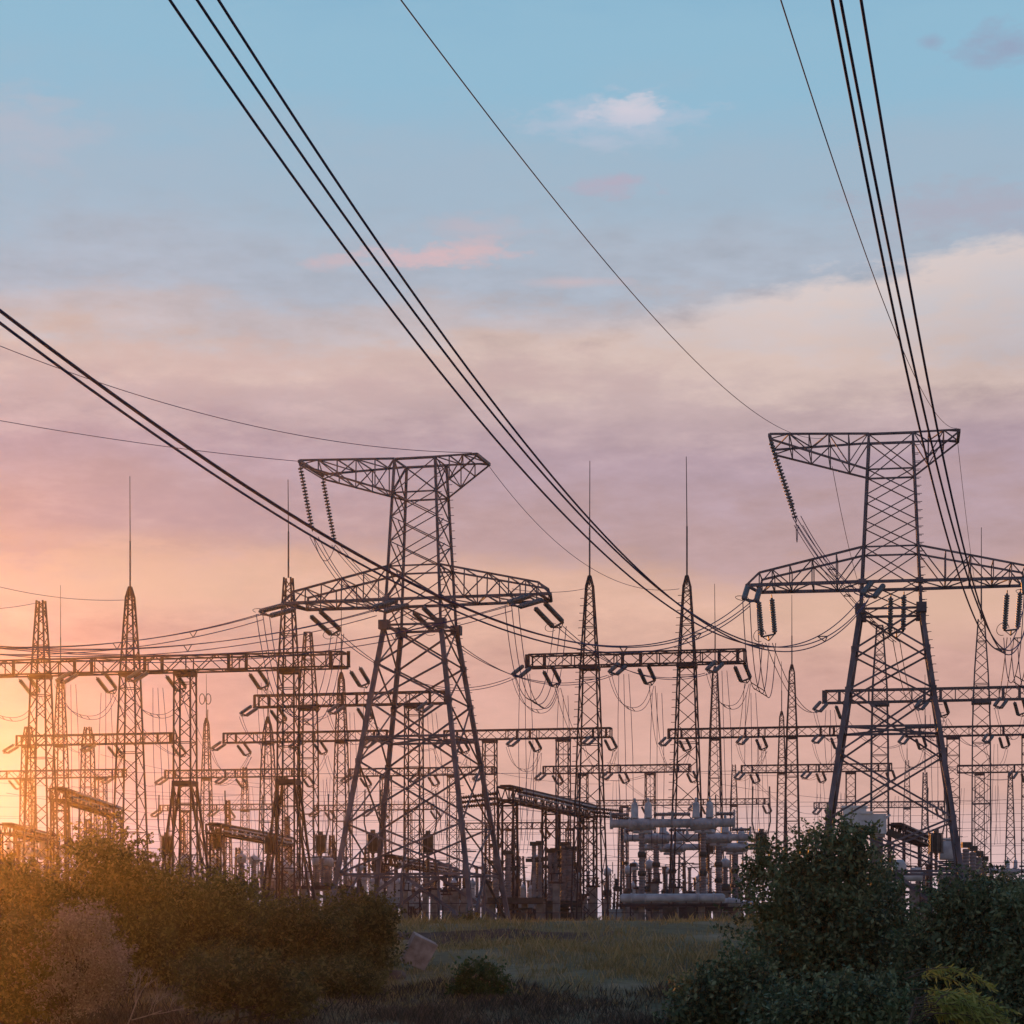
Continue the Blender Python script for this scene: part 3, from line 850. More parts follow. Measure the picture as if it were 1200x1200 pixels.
def proto_ct():
    o = thing('current_transformer', 'grey instrument transformer with pale head on a post amid the crowded yard', 'instrument transformer', group='instrument transformers in the yard')
    m = MB(); m.box((0, 0, 1.3), (.42, .42, 2.8)); m.box((0, 0, 2.75), (.8, .8, .12)); m.build('pedestal', M['concrete'], o)
    m = MB(); m.lathe([(0, .34), (.06, .4), (.5, .4), (.58, .26)], (0, 0, 2.8), (0, 0, 3.4), 14); m.build('tank', M['dark'], o, True)
    m = MB(); m.lathe(ribbed(1.3, .27, .23, 9, .17), (0, 0, 3.38), (0, 0, 4.7), 12); m.build('porcelain_column', M['porc'], o, True)
    m = MB(); m.lathe([(0, .24), (.04, .34), (.55, .34), (.66, .2), (.72, .06), (.9, .05)], (0, 0, 4.68), (0, 0, 5.6), 14)
    m.bar((-.55, 0, 5.1), (.55, 0, 5.1), .09); m.build('head', M['pale'], o, True)
    return o

def proto_bus():
    o = thing('bus_support', 'slim porcelain bus support on a concrete post amid the crowded yard', 'bus support', group='bus supports in the yard')
    m = MB(); m.box((0, 0, 1.2), (.36, .36, 2.6)); m.build('pedestal', M['concrete'], o)
    m = MB(); m.lathe(ribbed(1.1, .16, .15, 9, .1), (0, 0, 2.5), (0, 0, 3.6), 10)
    m.lathe(ribbed(1.1, .16, .14, 9, .1), (0, 0, 3.65), (0, 0, 4.75), 10); m.build('porcelain_column', M['brown'], o, True)
    m = MB(); m.box((0, 0, 4.8), (.4, .16, .12)); m.tube([(-.8, 0, 4.9), (.8, 0, 4.9)], .05, 6); m.build('clamp', M['rod'], o)
    return o

def proto_disc():
    o = thing('disconnector', 'three pole disconnector on concrete posts amid the crowded yard', 'disconnector', group='disconnectors in the yard')
    for x in (-1.3, 1.3):
        m = MB(); m.box((x, 0, 1.2), (.38, .38, 2.6)); m.build('pedestal', M['concrete'], o)
    m = MB()
    for y in (-.25, .25): m.bar((-1.9, y, 2.6), (1.9, y, 2.6), .12, .2)
    for x in (-1.7, 0, 1.7): m.bar((x, -.3, 2.6), (x, .3, 2.6), .14)
    m.build('base_frame', M['steel'], o)
    for x in (-1.6, 0, 1.6):
        m = MB(); m.lathe(ribbed(1.7, .17, .14, 12, .1), (x, 0, 2.7), (x, 0, 4.4), 10); m.box((x, 0, 4.46), (.3, .2, .14)); m.build('porcelain_column', M['porc'], o, True)
    m = MB(); m.tube([(-1.6, 0, 4.55), (-.05, 0, 4.62)], .05, 6); m.tube([(.05, 0, 4.62), (1.6, 0, 4.55)], .05, 6)
    m.bar((-1.6, 0, 4.5), (-2.1, 0, 4.75), .05); m.bar((1.6, 0, 4.5), (2.1, 0, 4.75), .05); m.build('blade', M['rod'], o)
    return o

def proto_vt():
    o = thing('voltage_transformer', 'pale voltage transformer with stepped porcelain on a steel frame amid the yard', 'instrument transformer', group='voltage transformers in the yard')
    m = MB()
    lattice_col(m, 0, 0, 0, 1.6, lambda z: .7, .08, .05); m.box((0, 0, 1.64), (.9, .9, .08)); m.build('stand_lattice', M['steel'], o)
    m = MB(); m.box((0, 0, 2.0), (.72, .72, .62)); m.bar((.36, 0, 2.0), (.5, 0, 2.0), .2); m.build('tank', M['blue'], o)
    m = MB(); m.lathe(ribbed(1.0, .30, .26, 8, .18), (0, 0, 2.3), (0, 0, 3.3), 12); m.build('porcelain_column', M['pale'], o, True)
    m = MB(); m.lathe([(0, .2), (.05, .28), (.3, .28), (.38, .12), (.6, .05)], (0, 0, 3.3), (0, 0, 3.9), 12); m.build('cap', M['tank'], o, True)
    return o

def proto_post():
    o = thing('concrete_post', 'plain concrete equipment post standing amid the crowded yard', 'post', group='concrete posts in the yard')
    m = MB(); m.bar((0, 0, -.2), (0, 0, 2.6), .4, .4); m.build('shaft', M['concrete'], o)
    m = MB(); m.box((0, 0, 2.66), (.9, .5, .12)); m.bar((-.3, 0, 2.7), (-.3, 0, 3.2), .07); m.bar((.3, 0, 2.7), (.3, 0, 3.2), .07); m.bar((-.4, 0, 3.2), (.4, 0, 3.2), .08); m.build('bracket', M['steel'], o)
    return o

protos0 = dict(ct=proto_ct(), bus=proto_bus(), disc=proto_disc(), vt=proto_vt(), post=proto_post())
protos = protos0; PLAB = {k: o['label'] for k, o in protos.items()}
used = set()
def put(kind, px, Y, sc=1.0, rz=None, label=None):
    o = protos[kind]
    if kind in used: o = copy_tree(o)
    used.add(kind)
    o.location = ((px - 600)/F*Y, Y, 0)
    o.rotation_euler = (0, 0, -TG if rz is None else rz)
    o.scale = (sc,)*3
    o['label'] = label or PLAB[kind]
    return o
# measured ones first
for kind, px, ytop, Y, hh, lb in (
    ('ct', 200, 996, 150, 5.6, 'instrument transformer under the first hanging black trap with a dusky head'), ('ct', 217, 998, 158, 5.6, 'instrument transformer behind the splayed column'),
    ('ct', 283, 996, 150, 5.6, 'first of two pale headed instrument transformers below the grey bus tubes'), ('ct', 297.5, 998, 150, 5.6, 'second of two pale headed instrument transformers below the grey bus tubes'),
    ('ct', 371, 999, 152, 5.6, 'instrument transformer left of the trap beside the slab side pylon'), ('ct', 382, 999, 147, 5.6, 'brightest instrument transformer, between the far masts and the slab side pylon leg'),
    ('ct', 342, 1012, 165, 5.6, 'instrument transformer half behind the masts, above the shrubs'), ('ct', 421, 1008, 150, 5.6, 'instrument transformer behind the sunward leg of the slab side pylon'),
    ('vt', 467, 1027, 145, 3.9, 'pale voltage transformer inside the slab side pylon near its mid post'), ('vt', 479, 1030, 150, 3.9, 'bluish voltage transformer next to the mid post of the slab side pylon'),
    ('vt', 490, 1036, 158, 3.9, 'small bluish voltage transformer right of the mid post of the slab side pylon'), ('ct', 545, 1028, 150, 5.6, 'tall pale transformer left of the slab side pylon foot'),
    ('vt', 613, 1034, 150, 3.9, 'bluish voltage transformer on the dark platform slab'), ('vt', 622, 1036, 152, 3.9, 'second voltage transformer on the dark platform slab'),
    ('ct', 761, 1004, 165, 5.6, 'pale transformer between the first two breaker columns'), ('ct', 780, 1012, 172, 5.6, 'pale transformer behind the third breaker column'),
    ('ct', 850, 1002, 165, 5.6, 'pale transformer behind the shaded breaker columns')):
    put(kind, px, Y, (YH - ytop)/F*Y/hh, None, lb)
rng = random.Random(11)
for i in range(34):
    put('ct', rng.uniform(185, 880), rng.uniform(165, 240), rng.uniform(.8, 1.05))
for i in range(46):
    put('bus', rng.uniform(-10, 900), rng.uniform(140, 260), rng.uniform(.85, 1.15))
for i in range(24):
    put('disc', rng.uniform(0, 880), rng.uniform(140, 230), rng.uniform(.85, 1.1), rng.choice((-TG, -TG + 1.57)))
for i in range(26):
    put('vt', rng.uniform(380, 880), rng.uniform(150, 250), rng.uniform(.8, 1.05))
for i in range(30):
    put('post', rng.uniform(440, 880), rng.uniform(132, 200), rng.uniform(.7, 1.1))
for i in range(8):
    put('ct', rng.uniform(1040, 1200), rng.uniform(150, 220)); put('disc', rng.uniform(1030, 1210), rng.uniform(150, 220))
    put('bus', rng.uniform(1040, 1210), rng.uniform(150, 220))

# hanging wave traps
def make_trap():
    o = thing('wave_trap', 'x', 'wave trap', group='hanging wave traps')
    m = MB(); m.lathe([(0, .34), (.05, .36), (1.05, .36), (1.1, .34)], (0, 0, .55), (0, 0, -.55), 16); m.build('coil_drum', M['dark'], o, True)
    m = MB()
    for z in (.6, -.6):
        m.bar((-.46, 0, z), (.46, 0, z), .07); m.bar((0, -.46, z), (0, .46, z), .07)
    for a in range(8):
        q = a*math.pi/4; m.bar((.41*math.cos(q), .41*math.sin(q), -.6), (.41*math.cos(q), .41*math.sin(q), .6), .045)
    m.bar((0, 0, .6), (0, 0, .85), .3, .2); m.build('cage', M['rod'], o)
    for s in (-1, 1):
        m = MB(); m.tube([(s*.4, 0, .6), (s*.55, 0, 1.3), (s*.5, 0, 3.4)], .045, 6); m.build('suspension_rod', M['rod'], o)
    m = MB(); m.lathe(ribbed(1.2, .13, .11, 8, .08), (0, 0, -.6), (0, 0, -1.8), 8); m.build('porcelain_column', M['brown'], o, True)
    return o
trap0 = make_trap()
for i, (px, py, Y, lb) in enumerate(((195, 990, 150, 'first black wave trap from the sun, beside the splayed column'), (255, 985, 150, 'rust brown lit trap under the grey bus tubes'), (316, 990, 152, 'trap half hidden among the masts left of the slab side pylon'),
                                 (376, 989, 150, 'black trap hanging just left of the slab side pylon'), (437, 988, 140, 'black trap crossed by a brace of the slab side pylon'), (501.5, 989, 140, 'black trap hanging clear in the middle of the slab side pylon'),
                                 (892, 988, 132, 'square black trap beside the tall dark tree'), (1097, 988, 135, 'black trap inside the tree side pylon'), (830, 990, 150, 'black trap behind the breaker columns'))):
    o = trap0 if i == 0 else copy_tree(trap0)
    o.location = P(px, py, Y); o['label'] = lb

# horizontal tank circuit breakers
def make_breaker():
    o = thing('circuit_breaker', 'x', 'circuit breaker', group='horizontal tank breakers')
    # x: along the breaker, origin between the two columns, columns at +-1.8
    for x in (-1.8, 1.8):
        m = MB(); m.lathe([(0, .26), (.1, .28), (.25, .2)] + [(.25 + t, r) for t, r in ribbed(3.6, .20, .19, 22, .15)], (x, 0, 1.6), (x, 0, 5.6), 14); pc = m.build('porcelain_column', M['porc'], o, True)
        m = MB()
        for z in (2.85, 3.9): m.lathe([(0, .2), (.04, .235), (.26, .235), (.3, .2)], (x, 0, z), (x, 0, z + .3), 14)
        m.build('collar', M['dark'], pc, True)
        m = MB(); m.lathe([(0, .24), (.02, .33), (.1, .33), (.12, .29), (.3, .34), (1.1, .34), (1.32, .29), (1.34, .33), (1.42, .33), (1.44, .24)], (x - .72, 0, 5.75), (x + .72, 0, 5.75), 16)
        for dx in (-.38, 0, .38): m.lathe([(0, .13), (.1, .13), (.12, .05)], (x + dx, -.3, 5.75), (x + dx, -.44, 5.75), 10)
        m.bar((x - .5, 0, 5.32), (x + .5, 0, 5.32), .3, .16)
        m.build('valve_housing', M['tank'], o, True)
        for dx in (-.42, .38):
            m = MB(); m.lathe([(0, .2), (.02, .235), (.08, .235), (.1, .215), (.72, .215), (.86, .15), (.92, .06), (1.02, .09), (1.08, .09), (1.15, .04)], (x + dx, 0, 6.08), (x + dx, 0, 7.23), 12); m.build('capacitor_head', M['pale'], o, True)
        for s in (-1, 1):
            m = MB(); m.lathe([(0, .3), (.06, .3), (.08, .235), (.5, .235), (.51, .26), (.56, .26), (.57, .235), (1.0, .235), (1.02, .31), (1.12, .31), (1.13, .15)], (x + s*.7, 0, 5.8), (x + s*1.9, 0, 5.8), 14); m.build('breaking_chamber', M['tank'], o, True)
            m = MB(); m.lathe([(0, .08), (.1, .13)] + [(.1 + t, r) for t, r in ribbed(.85, .115, .115, 8, .08)] + [(1.0, .13), (1.1, .08)], (x + s*.75, 0, 6.3), (x + s*1.85, 0, 6.3), 10); m.build('grading_capacitor', M['porc'], o, True)
            m = MB(); m.bar((x + s*1.82, 0, 5.5), (x + s*1.82, 0, 6.5), .08, .36); m.build('end_flange', M['tank'], o)
    m = MB(); m.lathe([(0, .16), (.12, .25), (6.0, .25), (6.12, .16)], (-3.0, -.5, 1.6), (3.1, -.5, 1.6), 18)
    for x in (-2.4, -1.6, 1.5, 2.4): m.lathe([(0, .25), (.02, .3), (.1, .3), (.12, .25)], (x, -.5, 1.6), (x + .12, -.5, 1.6), 18)
    m.build('air_tank', M['pale'], o, True)
    m = MB()
    for y in (-.45, .35): m.bar((-3.2, y, 1.2), (3.2, y, 1.2), .12, .16)
    for x in (-3.1, -2.0, -.5, 1.0, 2.2, 3.1):
        m.bar((x, -.45, 1.2), (x, .35, 1.2), .1)
    m.build('base_frame', M['steel'], o)
    for x, w in ((-2.9, .34), (-1.8, .36), (.2, .16), (1.7, .36), (2.8, .3)):
        m = MB(); m.bar((x, 0, -.2), (x, 0, 1.14), w, .4); m.build('pedestal', M['concrete'], o)
    m = MB(); m.box((-.1, -.4, .72), (.8, .5, .75)); m.box((1.15, -.4, .8), (.5, .4, .5)); m.lathe([(0, .12), (.06, .12)], (-.1, -.66, .95), (-.1, -.72, .95), 12); m.bar((-.5, -.3, .3), (1.6, -.3, .3), .1); m.build('drive_cabinet', M['dark'], o)
    return o
brk = make_breaker()
for i, (xa, xb, ytank, Y, lb) in enumerate(((752, 824, 964, 128, 'frontmost grey breaker with two pale heads per column, topmost tank of the bank'),
                                        (769, 842, 981, 143, 'middle breaker of the bank, its tank just under the topmost one'),
                                        (788, 861, 992, 158, 'rear breaker of the bank with the lowest tank'))):
    o = brk if i == 0 else copy_tree(brk)
    A = P(xa, YH, Y); B = P(xb, YH, Y*.995); c = (A + B)/2
    o.location = (c.x, c.y, 0); o.rotation_euler = (0, 0, math.atan2(B.y - A.y, B.x - A.x))
    sx = (B - A).length/3.6; sz = (YH - ytank)/F*Y/5.8
    o.scale = (sx, sx, sz); o['label'] = lb
o = copy_tree(brk); o.location = ((30-600)/F*165, 165, 0); o.rotation_euler = (0, 0, -TG); o.scale = (.95,)*3; o['label'] = 'breaker glowing in the haze behind the sunset border shrubs'
o = copy_tree(brk); o.location = ((205-600)/F*185, 185, 0); o.rotation_euler = (0, 0, -TG); o.scale = (.72,)*3; o['label'] = 'small breaker with pale heads behind the splayed column'
o = copy_tree(brk); o.location = ((340-600)/F*190, 190, 0); o.rotation_euler = (0, 0, -TG); o.scale = (.75,)*3; o['label'] = 'small breaker behind the masts left of the slab side pylon'
o = copy_tree(brk); o.location = ((1165-600)/F*185, 185, 0); o.rotation_euler = (0, 0, -TG); o.scale = (.8,)*3; o['label'] = 'small breaker behind the shaded border tree'

# white headed switchgear behind the tall tree
def make_switch(loc, label, sc):
    o = thing('switchgear_head', label, 'switchgear', loc, -TG, 'pale box switchgear'); o.scale = (sc,)*3
    for x in (-.55, .55):
        m = MB(); m.box((x, 0, 2.6), (.62, .6, 5.2)); 
        m.build('support_pier', M['concrete'], o)
        m = MB(); m.box((x, 0, 5.28), (.85, .8, .14)); m.build('cap_plate', M['pale'], o)
    m = MB(); m.box((-.75, 0, 6.3), (1.3, 1.1, 1.2)); m.box((.45, 0, 5.95), (1.2, 1.1, 1.15)); m.box((-.75, 0, 6.95), (1.45, 1.2, .12))
    m.bar((.95, -.2, 6.2), (1.3, -.2, 6.5), .12); m.bar((-.4, -.6, 6.6), (.3, -.6, 6.6), .1, .14); m.build('housing', M['white'], o)
    m = MB(); m.box((-.2, -.62, 5.6), (1.6, .1, .35)); m.bar((1.1, 0, 5.5), (1.9, 0, 5.2), .5, .4); m.build('terminal_box', M['dark'], o)
make_switch((P(1017, YH, 124).x, 124, 0), 'big white boxed switchgear on twin concrete piers beside the tall dark tree', .97)
o_ = thing('power_transformer', 'squat white transformer tank inside the shaded legs of the tree side pylon', 'transformer', (P(1110, YH, 150).x, 150, 0), -TG)
m = MB(); m.box((0, 0, 1.7), (1.1, 1.1, 3.6)); m.build('plinth', M['concrete'], o_)
m = MB(); m.lathe([(0, .5), (.08, .55), (1.2, .55), (1.3, .42)], (0, 0, 4.55), (0, 0, 5.9), 18); m.box((0, 0, 5.95), (1.3, .9, .12)); m.build('tank', M['pale'], o_, True)
m = MB()
for i in range(7): m.box((0, 0, 3.6 + .14*i), (1.15 - .05*(i % 2), 1.15, .08))
m.build('cooling_rib', M['dark'], o_)
o_ = thing('power_transformer', 'low white box transformer between the trees under the tree side pylon', 'transformer', (P(1062, YH, 138).x, 138, 0), -TG)
m = MB(); m.box((-.5, 0, 1.3), (.6, .6, 2.8)); m.box((.5, 0, 1.3), (.6, .6, 2.8)); m.build('plinth', M['concrete'], o_)
m = MB(); m.box((0, 0, 3.1), (2.0, 1.0, .5)); m.lathe([(0, .4), (.6, .42), (.9, .2)], (-.4, 0, 3.3), (-.4, 0, 4.3), 14); m.box((.6, 0, 3.5), (.6, .6, .4)); m.build('tank', M['pale'], o_, True)
# grey piers beside the tree side pylon foot
for i, (px, yt) in enumerate(((1132, 992), (1140, 996), (1147, 1002), (1153, 1008))):
    o_ = thing('porcelain_post', 'pale ribbed post in the short row beside the shaded foot of the tree side pylon', 'post', (P(px, YH, 140 + 5*i).x, 140 + 5*i, 0), 0, 'posts beside the tree side pylon foot')
    h = (YH - yt)/F*(140 + 5*i)
    m = MB(); m.lathe(ribbed(h - 2.0, .25, .24, 14, .2), (0, 0, 1.9), (0, 0, h), 12); m.build('porcelain_column', M['porc'], o_, True)
    m = MB(); m.box((0, 0, .9), (.5, .5, 2.2)); m.build('pedestal', M['concrete'], o_)
    m = MB(); m.box((0, 0, h + .15), (.55, .55, .35)); m.build('cap', M['dark'], o_)

# dark platform slabs with columns right of the slab side pylon
def make_table(px0, px1, ytop, Y, cols, label):
    A = P(px0, ytop, Y); B = P(px1, ytop, Y)
    o = thing('equipment_platform', label, 'platform', (A.x, Y, 0), -TG*.5, 'dark equipment platforms')
    L = B.x - A.x; h = A.z
    m = MB(); m.box((L/2, 0, h - .13), (L, 1.6, .26)); m.bar((0, -.82, h - .3), (L, -.82, h - .3), .08, .2); m.build('deck', M['dark'], o)
    n = max(2, int(L/1.1))
    for i in range(n + 1):
        m = MB(); m.bar((.2 + (L - .4)*i/n, 0, -.2), (.2 + (L - .4)*i/n, 0, h - .24), .5 if i % 2 else .34, .6); m.build('pedestal', M['concrete'], o)
    m = MB(); m.box((L*.4, -.2, .5), (L*.5, .8, .7)); m.bar((L*.2, -.5, 1.0), (L*.8, -.5, 1.1), .12); m.build('drive_cabinet', M['dark'], o)
    for px, yt, r in cols:
        x = (px - px0)/F*Y; zt = (YH - yt)/F*Y
        m = MB(); m.lathe(ribbed(zt - h, r, r*.94, 16, r*.8), (x, 0, h), (x, 0, zt), 12); m.build('porcelain_column', M['porc'], o, True)
        m = MB(); m.box((x, 0, zt + .1), (r*3.2, .4, .24)); m.build('terminal', M['dark'], o)
        m = MB(); m.bar((x - .5, 0, zt - .9), (x + .5, 0, zt - .9), .22); m.build('collar', M['dark'], o)
make_table(573, 638, 1052, 134, [(626, 990, .15), (633, 989, .15), (581, 992, .22), (596, 1000, .2)], 'long dark equipment platform at the shaded foot of the slab side pylon')
make_table(640, 684, 1056, 138, [(645, 998, .2), (651, 997, .2), (661, 990, .24), (668, 995, .28)], 'shorter dark equipment platform under the oblique busbar platform with stout columns')
# blue cabinet with a small lattice frame on top, signal post
o_ = thing('control_cabinet', 'blue grey control cabinet with a little lattice tower on its roof', 'cabinet', (P(722, YH, 128).x, 128, 0), -TG)
m = MB(); m.box((0, 0, .48), (.72, .6, .96)); m.box((0, 0, .99), (.8, .68, .06)); cb = m.build('cabinet_body', M['blue'], o_)
m = MB(); m.box((-.14, -.31, .45), (.36, .03, .7)); m.build('door', M['blue'], cb)
m = MB(); lattice_col(m, .1, 0, 1.0, 2.0, lambda z: .5 - .12*(z-1), .06, .035); m.build('stand_lattice', M['steel'], o_)
m = MB(); m.box((.1, 0, 2.2), (.5, .3, .3)); m.lathe(ribbed(.5, .12, .1, 4, .07), (0, 0, 2.3), (0, 0, 2.8), 8); m.build('reactor', M['dark'], o_)
o_ = thing('signal_post', 'thin post with two dark boxes on its crosspiece just left of the breaker bank', 'post', (P(739, YH, 132).x, 132, 0), 0)
m = MB(); m.tube([(0, 0, -.2), (0, 0, 3.7)], .05, 6); m.bar((-.5, 0, 3.0), (.4, 0, 3.0), .05); m.build('pole', M['steel'], o_)
m = MB(); m.box((-.32, 0, 3.8), (.3, .25, .2)); m.build('lamp_box', M['dark'], o_)
m = MB(); m.box((.15, 0, 3.7), (.4, .25, .22)); m.build('lamp_box', M['dark'], o_)
o_ = thing('antenna_mast', 'slim little pole with a crossbar behind the blue grey cabinet', 'pole', (P(718, YH, 150).x, 150, 0), 0)
m = MB(); lattice_col(m, 0, 0, 0, 3.6, lambda z: .3, .05, .03); m.tube([(0, 0, 3.6), (0, 0, 4.4)], .03, 5); m.build('mast_lattice', M['steel'], o_)
m = MB(); m.bar((-.6, 0, 3.1), (.6, 0, 3.1), .05); m.build('crossbar', M['steel'], o_)
# two grading rings on a slim stem, near the splayed column
o_ = thing('ring_electrode', 'pair of upright rings on a slim stem right of the splayed column', 'electrode', P(243, 845, 229), 0)
m = MB(); m.tube([(0, 0, -.3), (.05, 0, 1.2)], .05, 6); m.build('stem', M['rod'], o_)
for x in (-.55, .1):
    m = MB(); m.tube([(x + .28*math.cos(a*.4189), 0, 2.3 + .55*math.sin(a*.4189)) for a in range(16)], .05, 5); m.build('ring', M['rod'], o_)

# yard fence (thin posts and rails)
fx0, fx1, fy0, fy1 = -34.0, 34.0, 129.0, 125.0
root = thing('yard_fence', 'low mesh fence of thin posts and rails along the yard edge', 'fence', (fx0, fy0, 0), math.atan2(fy1 - fy0, fx1 - fx0))
FL = math.hypot(fx1 - fx0, fy1 - fy0)
m = MB()
for z in (.25, .8, 1.35): m.tube([(0, 0, z), (FL, 0, z)], .02, 5)
m.build('rail_lattice', M['steel'], root)
nposts = 34
pm = MB(); pm.bar((0, 0, -.2), (0, 0, 1.45), .06); first = pm.build('post', M['steel'], root)
for i in range(1, nposts + 1): kid(root, first.data, 'post', (FL*i/nposts, .06, 0))

# ------------------------------------------------------------------ things on the bank
def boulder(loc, sz, label, seed):
    bm = bmesh.new(); bmesh.ops.create_icosphere(bm, subdivisions=3, radius=1)
    rr = random.Random(seed); ph = [(Vector((rr.uniform(-1, 1), rr.uniform(-1, 1), rr.uniform(-1, 1)))*2.2, rr.uniform(0, 6)) for _ in range(7)]
    for v_ in bm.verts:
        q = v_.co.copy(); k = 1 + sum(math.sin(q.dot(a) + b) for a, b in ph)*.055
        v_.co = Vector((max(-.8, min(.85, q.x*k))*sz[0], max(-.8, min(.8, q.y*k))*sz[1], min(.75, q.z*k)*sz[2]))
    me = bpy.data.meshes.new('boulder'); bm.to_mesh(me); bm.free(); me.materials.append(M['rock'])
    o = bpy.data.objects.new('boulder', me); COL.objects.link(o); o.location = loc
    return tag(o, label, 'stone')
def ground_hit(px, py):
    Y = 35.0
    while Y < 110:
        p = P(px, py, Y)
        if gz(p.x, Y) >= p.z: return p
        Y += .1
    return p
def tilted_block(loc, sz, rot, name, label, cat, mat):
    me = bpy.data.meshes.new(name); rr = random.Random(int(loc[0]*100))
    m = MB(); m.box((0, 0, 0), sz)
    m.v = [v + Vector((rr.uniform(-.04, .04), rr.uniform(-.03, .03), rr.uniform(-.05, .05)))*max(sz)*.6 for v in m.v]
    o = m.build(name, mat); o.location = loc; o.rotation_euler = rot
    b = o.modifiers.new('edge', 'BEVEL'); b.width = .025 if name != 'stone' else .16; b.segments = 2 if name != 'stone' else 4
    return tag(o, label, cat)
pt = ground_hit(491, 1138); pt.z += .68
tilted_block((pt.x, pt.y, pt.z), (.9, .45, 1.05), (.25, math.radians(24), math.radians(20)), 'concrete_block', 'pinkish concrete slab lying tilted on the grassy bank below the pylon', 'concrete slab', M['slab'])
pt = ground_hit(466, 1146)
boulder((pt.x, pt.y, pt.z + .08), (.34, .3, .24), 'small pale stone on the bank below the tilted slab', 4)
# tower foundation strip
p0 = P(445, 1090, 112)
m = MB(); m.box((0, 0, 0), (9.5, .5, .22)); o = m.build('foundation_strip', M['concrete']); o.location = (PL[0] - .3, 108.5, .16); o.rotation_euler = (0, 0, -TH)
tag(o, 'low concrete strip in the grass at the foot of the slab side pylon', 'foundation')

# ------------------------------------------------------------------ vegetation
def np_mesh(name, v, f, mat, parent=None):
    me = bpy.data.meshes.new(name)
    n = len(v); k = f.shape[1]; nf = len(f)
    me.vertices.add(n); me.vertices.foreach_set('co', v.astype(np.float32).ravel())
    me.loops.add(nf*k); me.loops.foreach_set('vertex_index', f.astype(np.int32).ravel())
    me.polygons.add(nf); me.polygons.foreach_set('loop_start', np.arange(0, nf*k, k, dtype=np.int32))
    me.materials.append(mat); me.update(calc_edges=True); me.validate()
    o = bpy.data.objects.new(name, me); COL.objects.link(o)
    if parent: o.parent = parent
    return o

def leaves(centers, nper, sig, size, rg, droop=.2, aspect=.5, up=None):
    C = np.repeat(np.asarray(centers), nper, 0)
    n = len(C)
    p = C + rg.normal(size=(n, 3))*np.asarray(sig)
    d = rg.normal(size=(n, 3)); d[:, 2] -= droop
    if up is not None: d += np.asarray(up)
    d /= np.linalg.norm(d, axis=1, keepdims=True)
    q = rg.normal(size=(n, 3)); s = np.cross(d, q); s /= np.linalg.norm(s, axis=1, keepdims=True)
    l = size*rg.uniform(.4, 1.6, (n, 1)); w = l*aspect*.5
    v = np.stack([p, p + d*l*.5 + s*w, p + d*l, p + d*l*.45 - s*w], 1).reshape(-1, 3)
    f = np.arange(4*n).reshape(n, 4)
    return v, f

def plant(name, label, cat, px, Y, lobes, mat, clumps, nper, sig, size, seed, group=None, trunk=.12, limb_n=14, stems=1, aspect=.5, droop=.2, up=None):
    """lobes: (dx, dy, z above base, rx, ry, rz) in metres about the plant's foot"""
    rg = np.random.default_rng(seed)
    x = (px - 600)/F*Y; z = gz(x, Y)
    root = thing(name, label, cat, (x, Y, z - .1), 0, group)
    vol = np.array([l[3]*l[4]*l[5] for l in lobes])**.67
    cnt = np.maximum(3, (clumps*vol/vol.sum()).astype(int))
    cs = []
    for l, c in zip(lobes, cnt):
        d = rg.normal(size=(c, 3)); d /= np.linalg.norm(d, axis=1, keepdims=True)
        r = rg.uniform(.25, 1.0, (c, 1))**.55 * rg.uniform(.86, 1.16, (c, 1))
        pt = np.array(l[:3]) + d*r*np.array(l[3:])
        cs.append(pt)
    cs = np.concatenate(cs); cs = cs[cs[:, 2] > .12]
    v, f = leaves(cs, nper, sig, size, rg, droop, aspect, up)
    sp_ = []
    for l, c in zip(lobes, cnt):
        for _ in range(max(6, int(c*.4))):
            d = rg.normal(size=3); d[2] = abs(d[2])*.9 + .15; d /= np.linalg.norm(d)
            b = np.array(l[:3]) + d*np.array(l[3:])*.9
            g = d*np.array((.6, .6, 1.0)) + rg.normal(size=3)*.25; g /= np.linalg.norm(g)
            ln = rg.uniform(.3, .95)*min(1.3, max(.6, l[5]))
            sp_ += [b + g*ln*t for t in (.3, .5, .65, .8, .92, 1.0)]
    sp_ = np.array(sp_); sp_ = sp_[sp_[:, 2] > .2]
    v2, f2 = leaves(sp_, 4, sig*.28, size*.85, rg, droop, aspect, up)
    f = np.concatenate([f, f2 + len(v)]); v = np.concatenate([v, v2])
    np_mesh('crown', v, f, M[mat], root)
    m = MB()
    top = max(l[2] + l[5]*.4 for l in lobes)
    cx = np.mean([l[0] for l in lobes]); cy = np.mean([l[1] for l in lobes])
    for s in range(stems):
        ox = (s - (stems-1)/2)*.35
        pts = [(ox + (cx)*t + rg.normal()*.05, cy*t + rg.normal()*.05, top*t) for t in np.linspace(0, 1, 7)]
        m.tube(pts, trunk, 7, trunk*.25)
        idx = rg.choice(len(cs), min(limb_n, len(cs)), replace=False)
        for i in idx:
            e = cs[i]; t = min(.85, max(.12, e[2]/top*.6)); b = np.array(pts[int(t*6)])
            mid = (b + e)/2 + np.array([0, 0, -.12])
            m.tube([b, mid, e], trunk*.38, 5, trunk*.08)
    m.build('trunk', M['bark'], root, True)
    return root

def lob(cx, cy_px, rx_px, ry_px, px, Y, depth=None, dy=0):
    """lobe from its outline in the photo, as an offset from the foot of the plant at px, Y"""
    s = Y/F; x0 = (px - 600)/F*Y; z0 = gz(x0, Y) - .1
    rx = rx_px*s; rz = ry_px*s
    return ((cx - px)*s, dy, (YH - cy_px)*s + EZ - z0, rx, depth or min(rx, 1.6), rz)

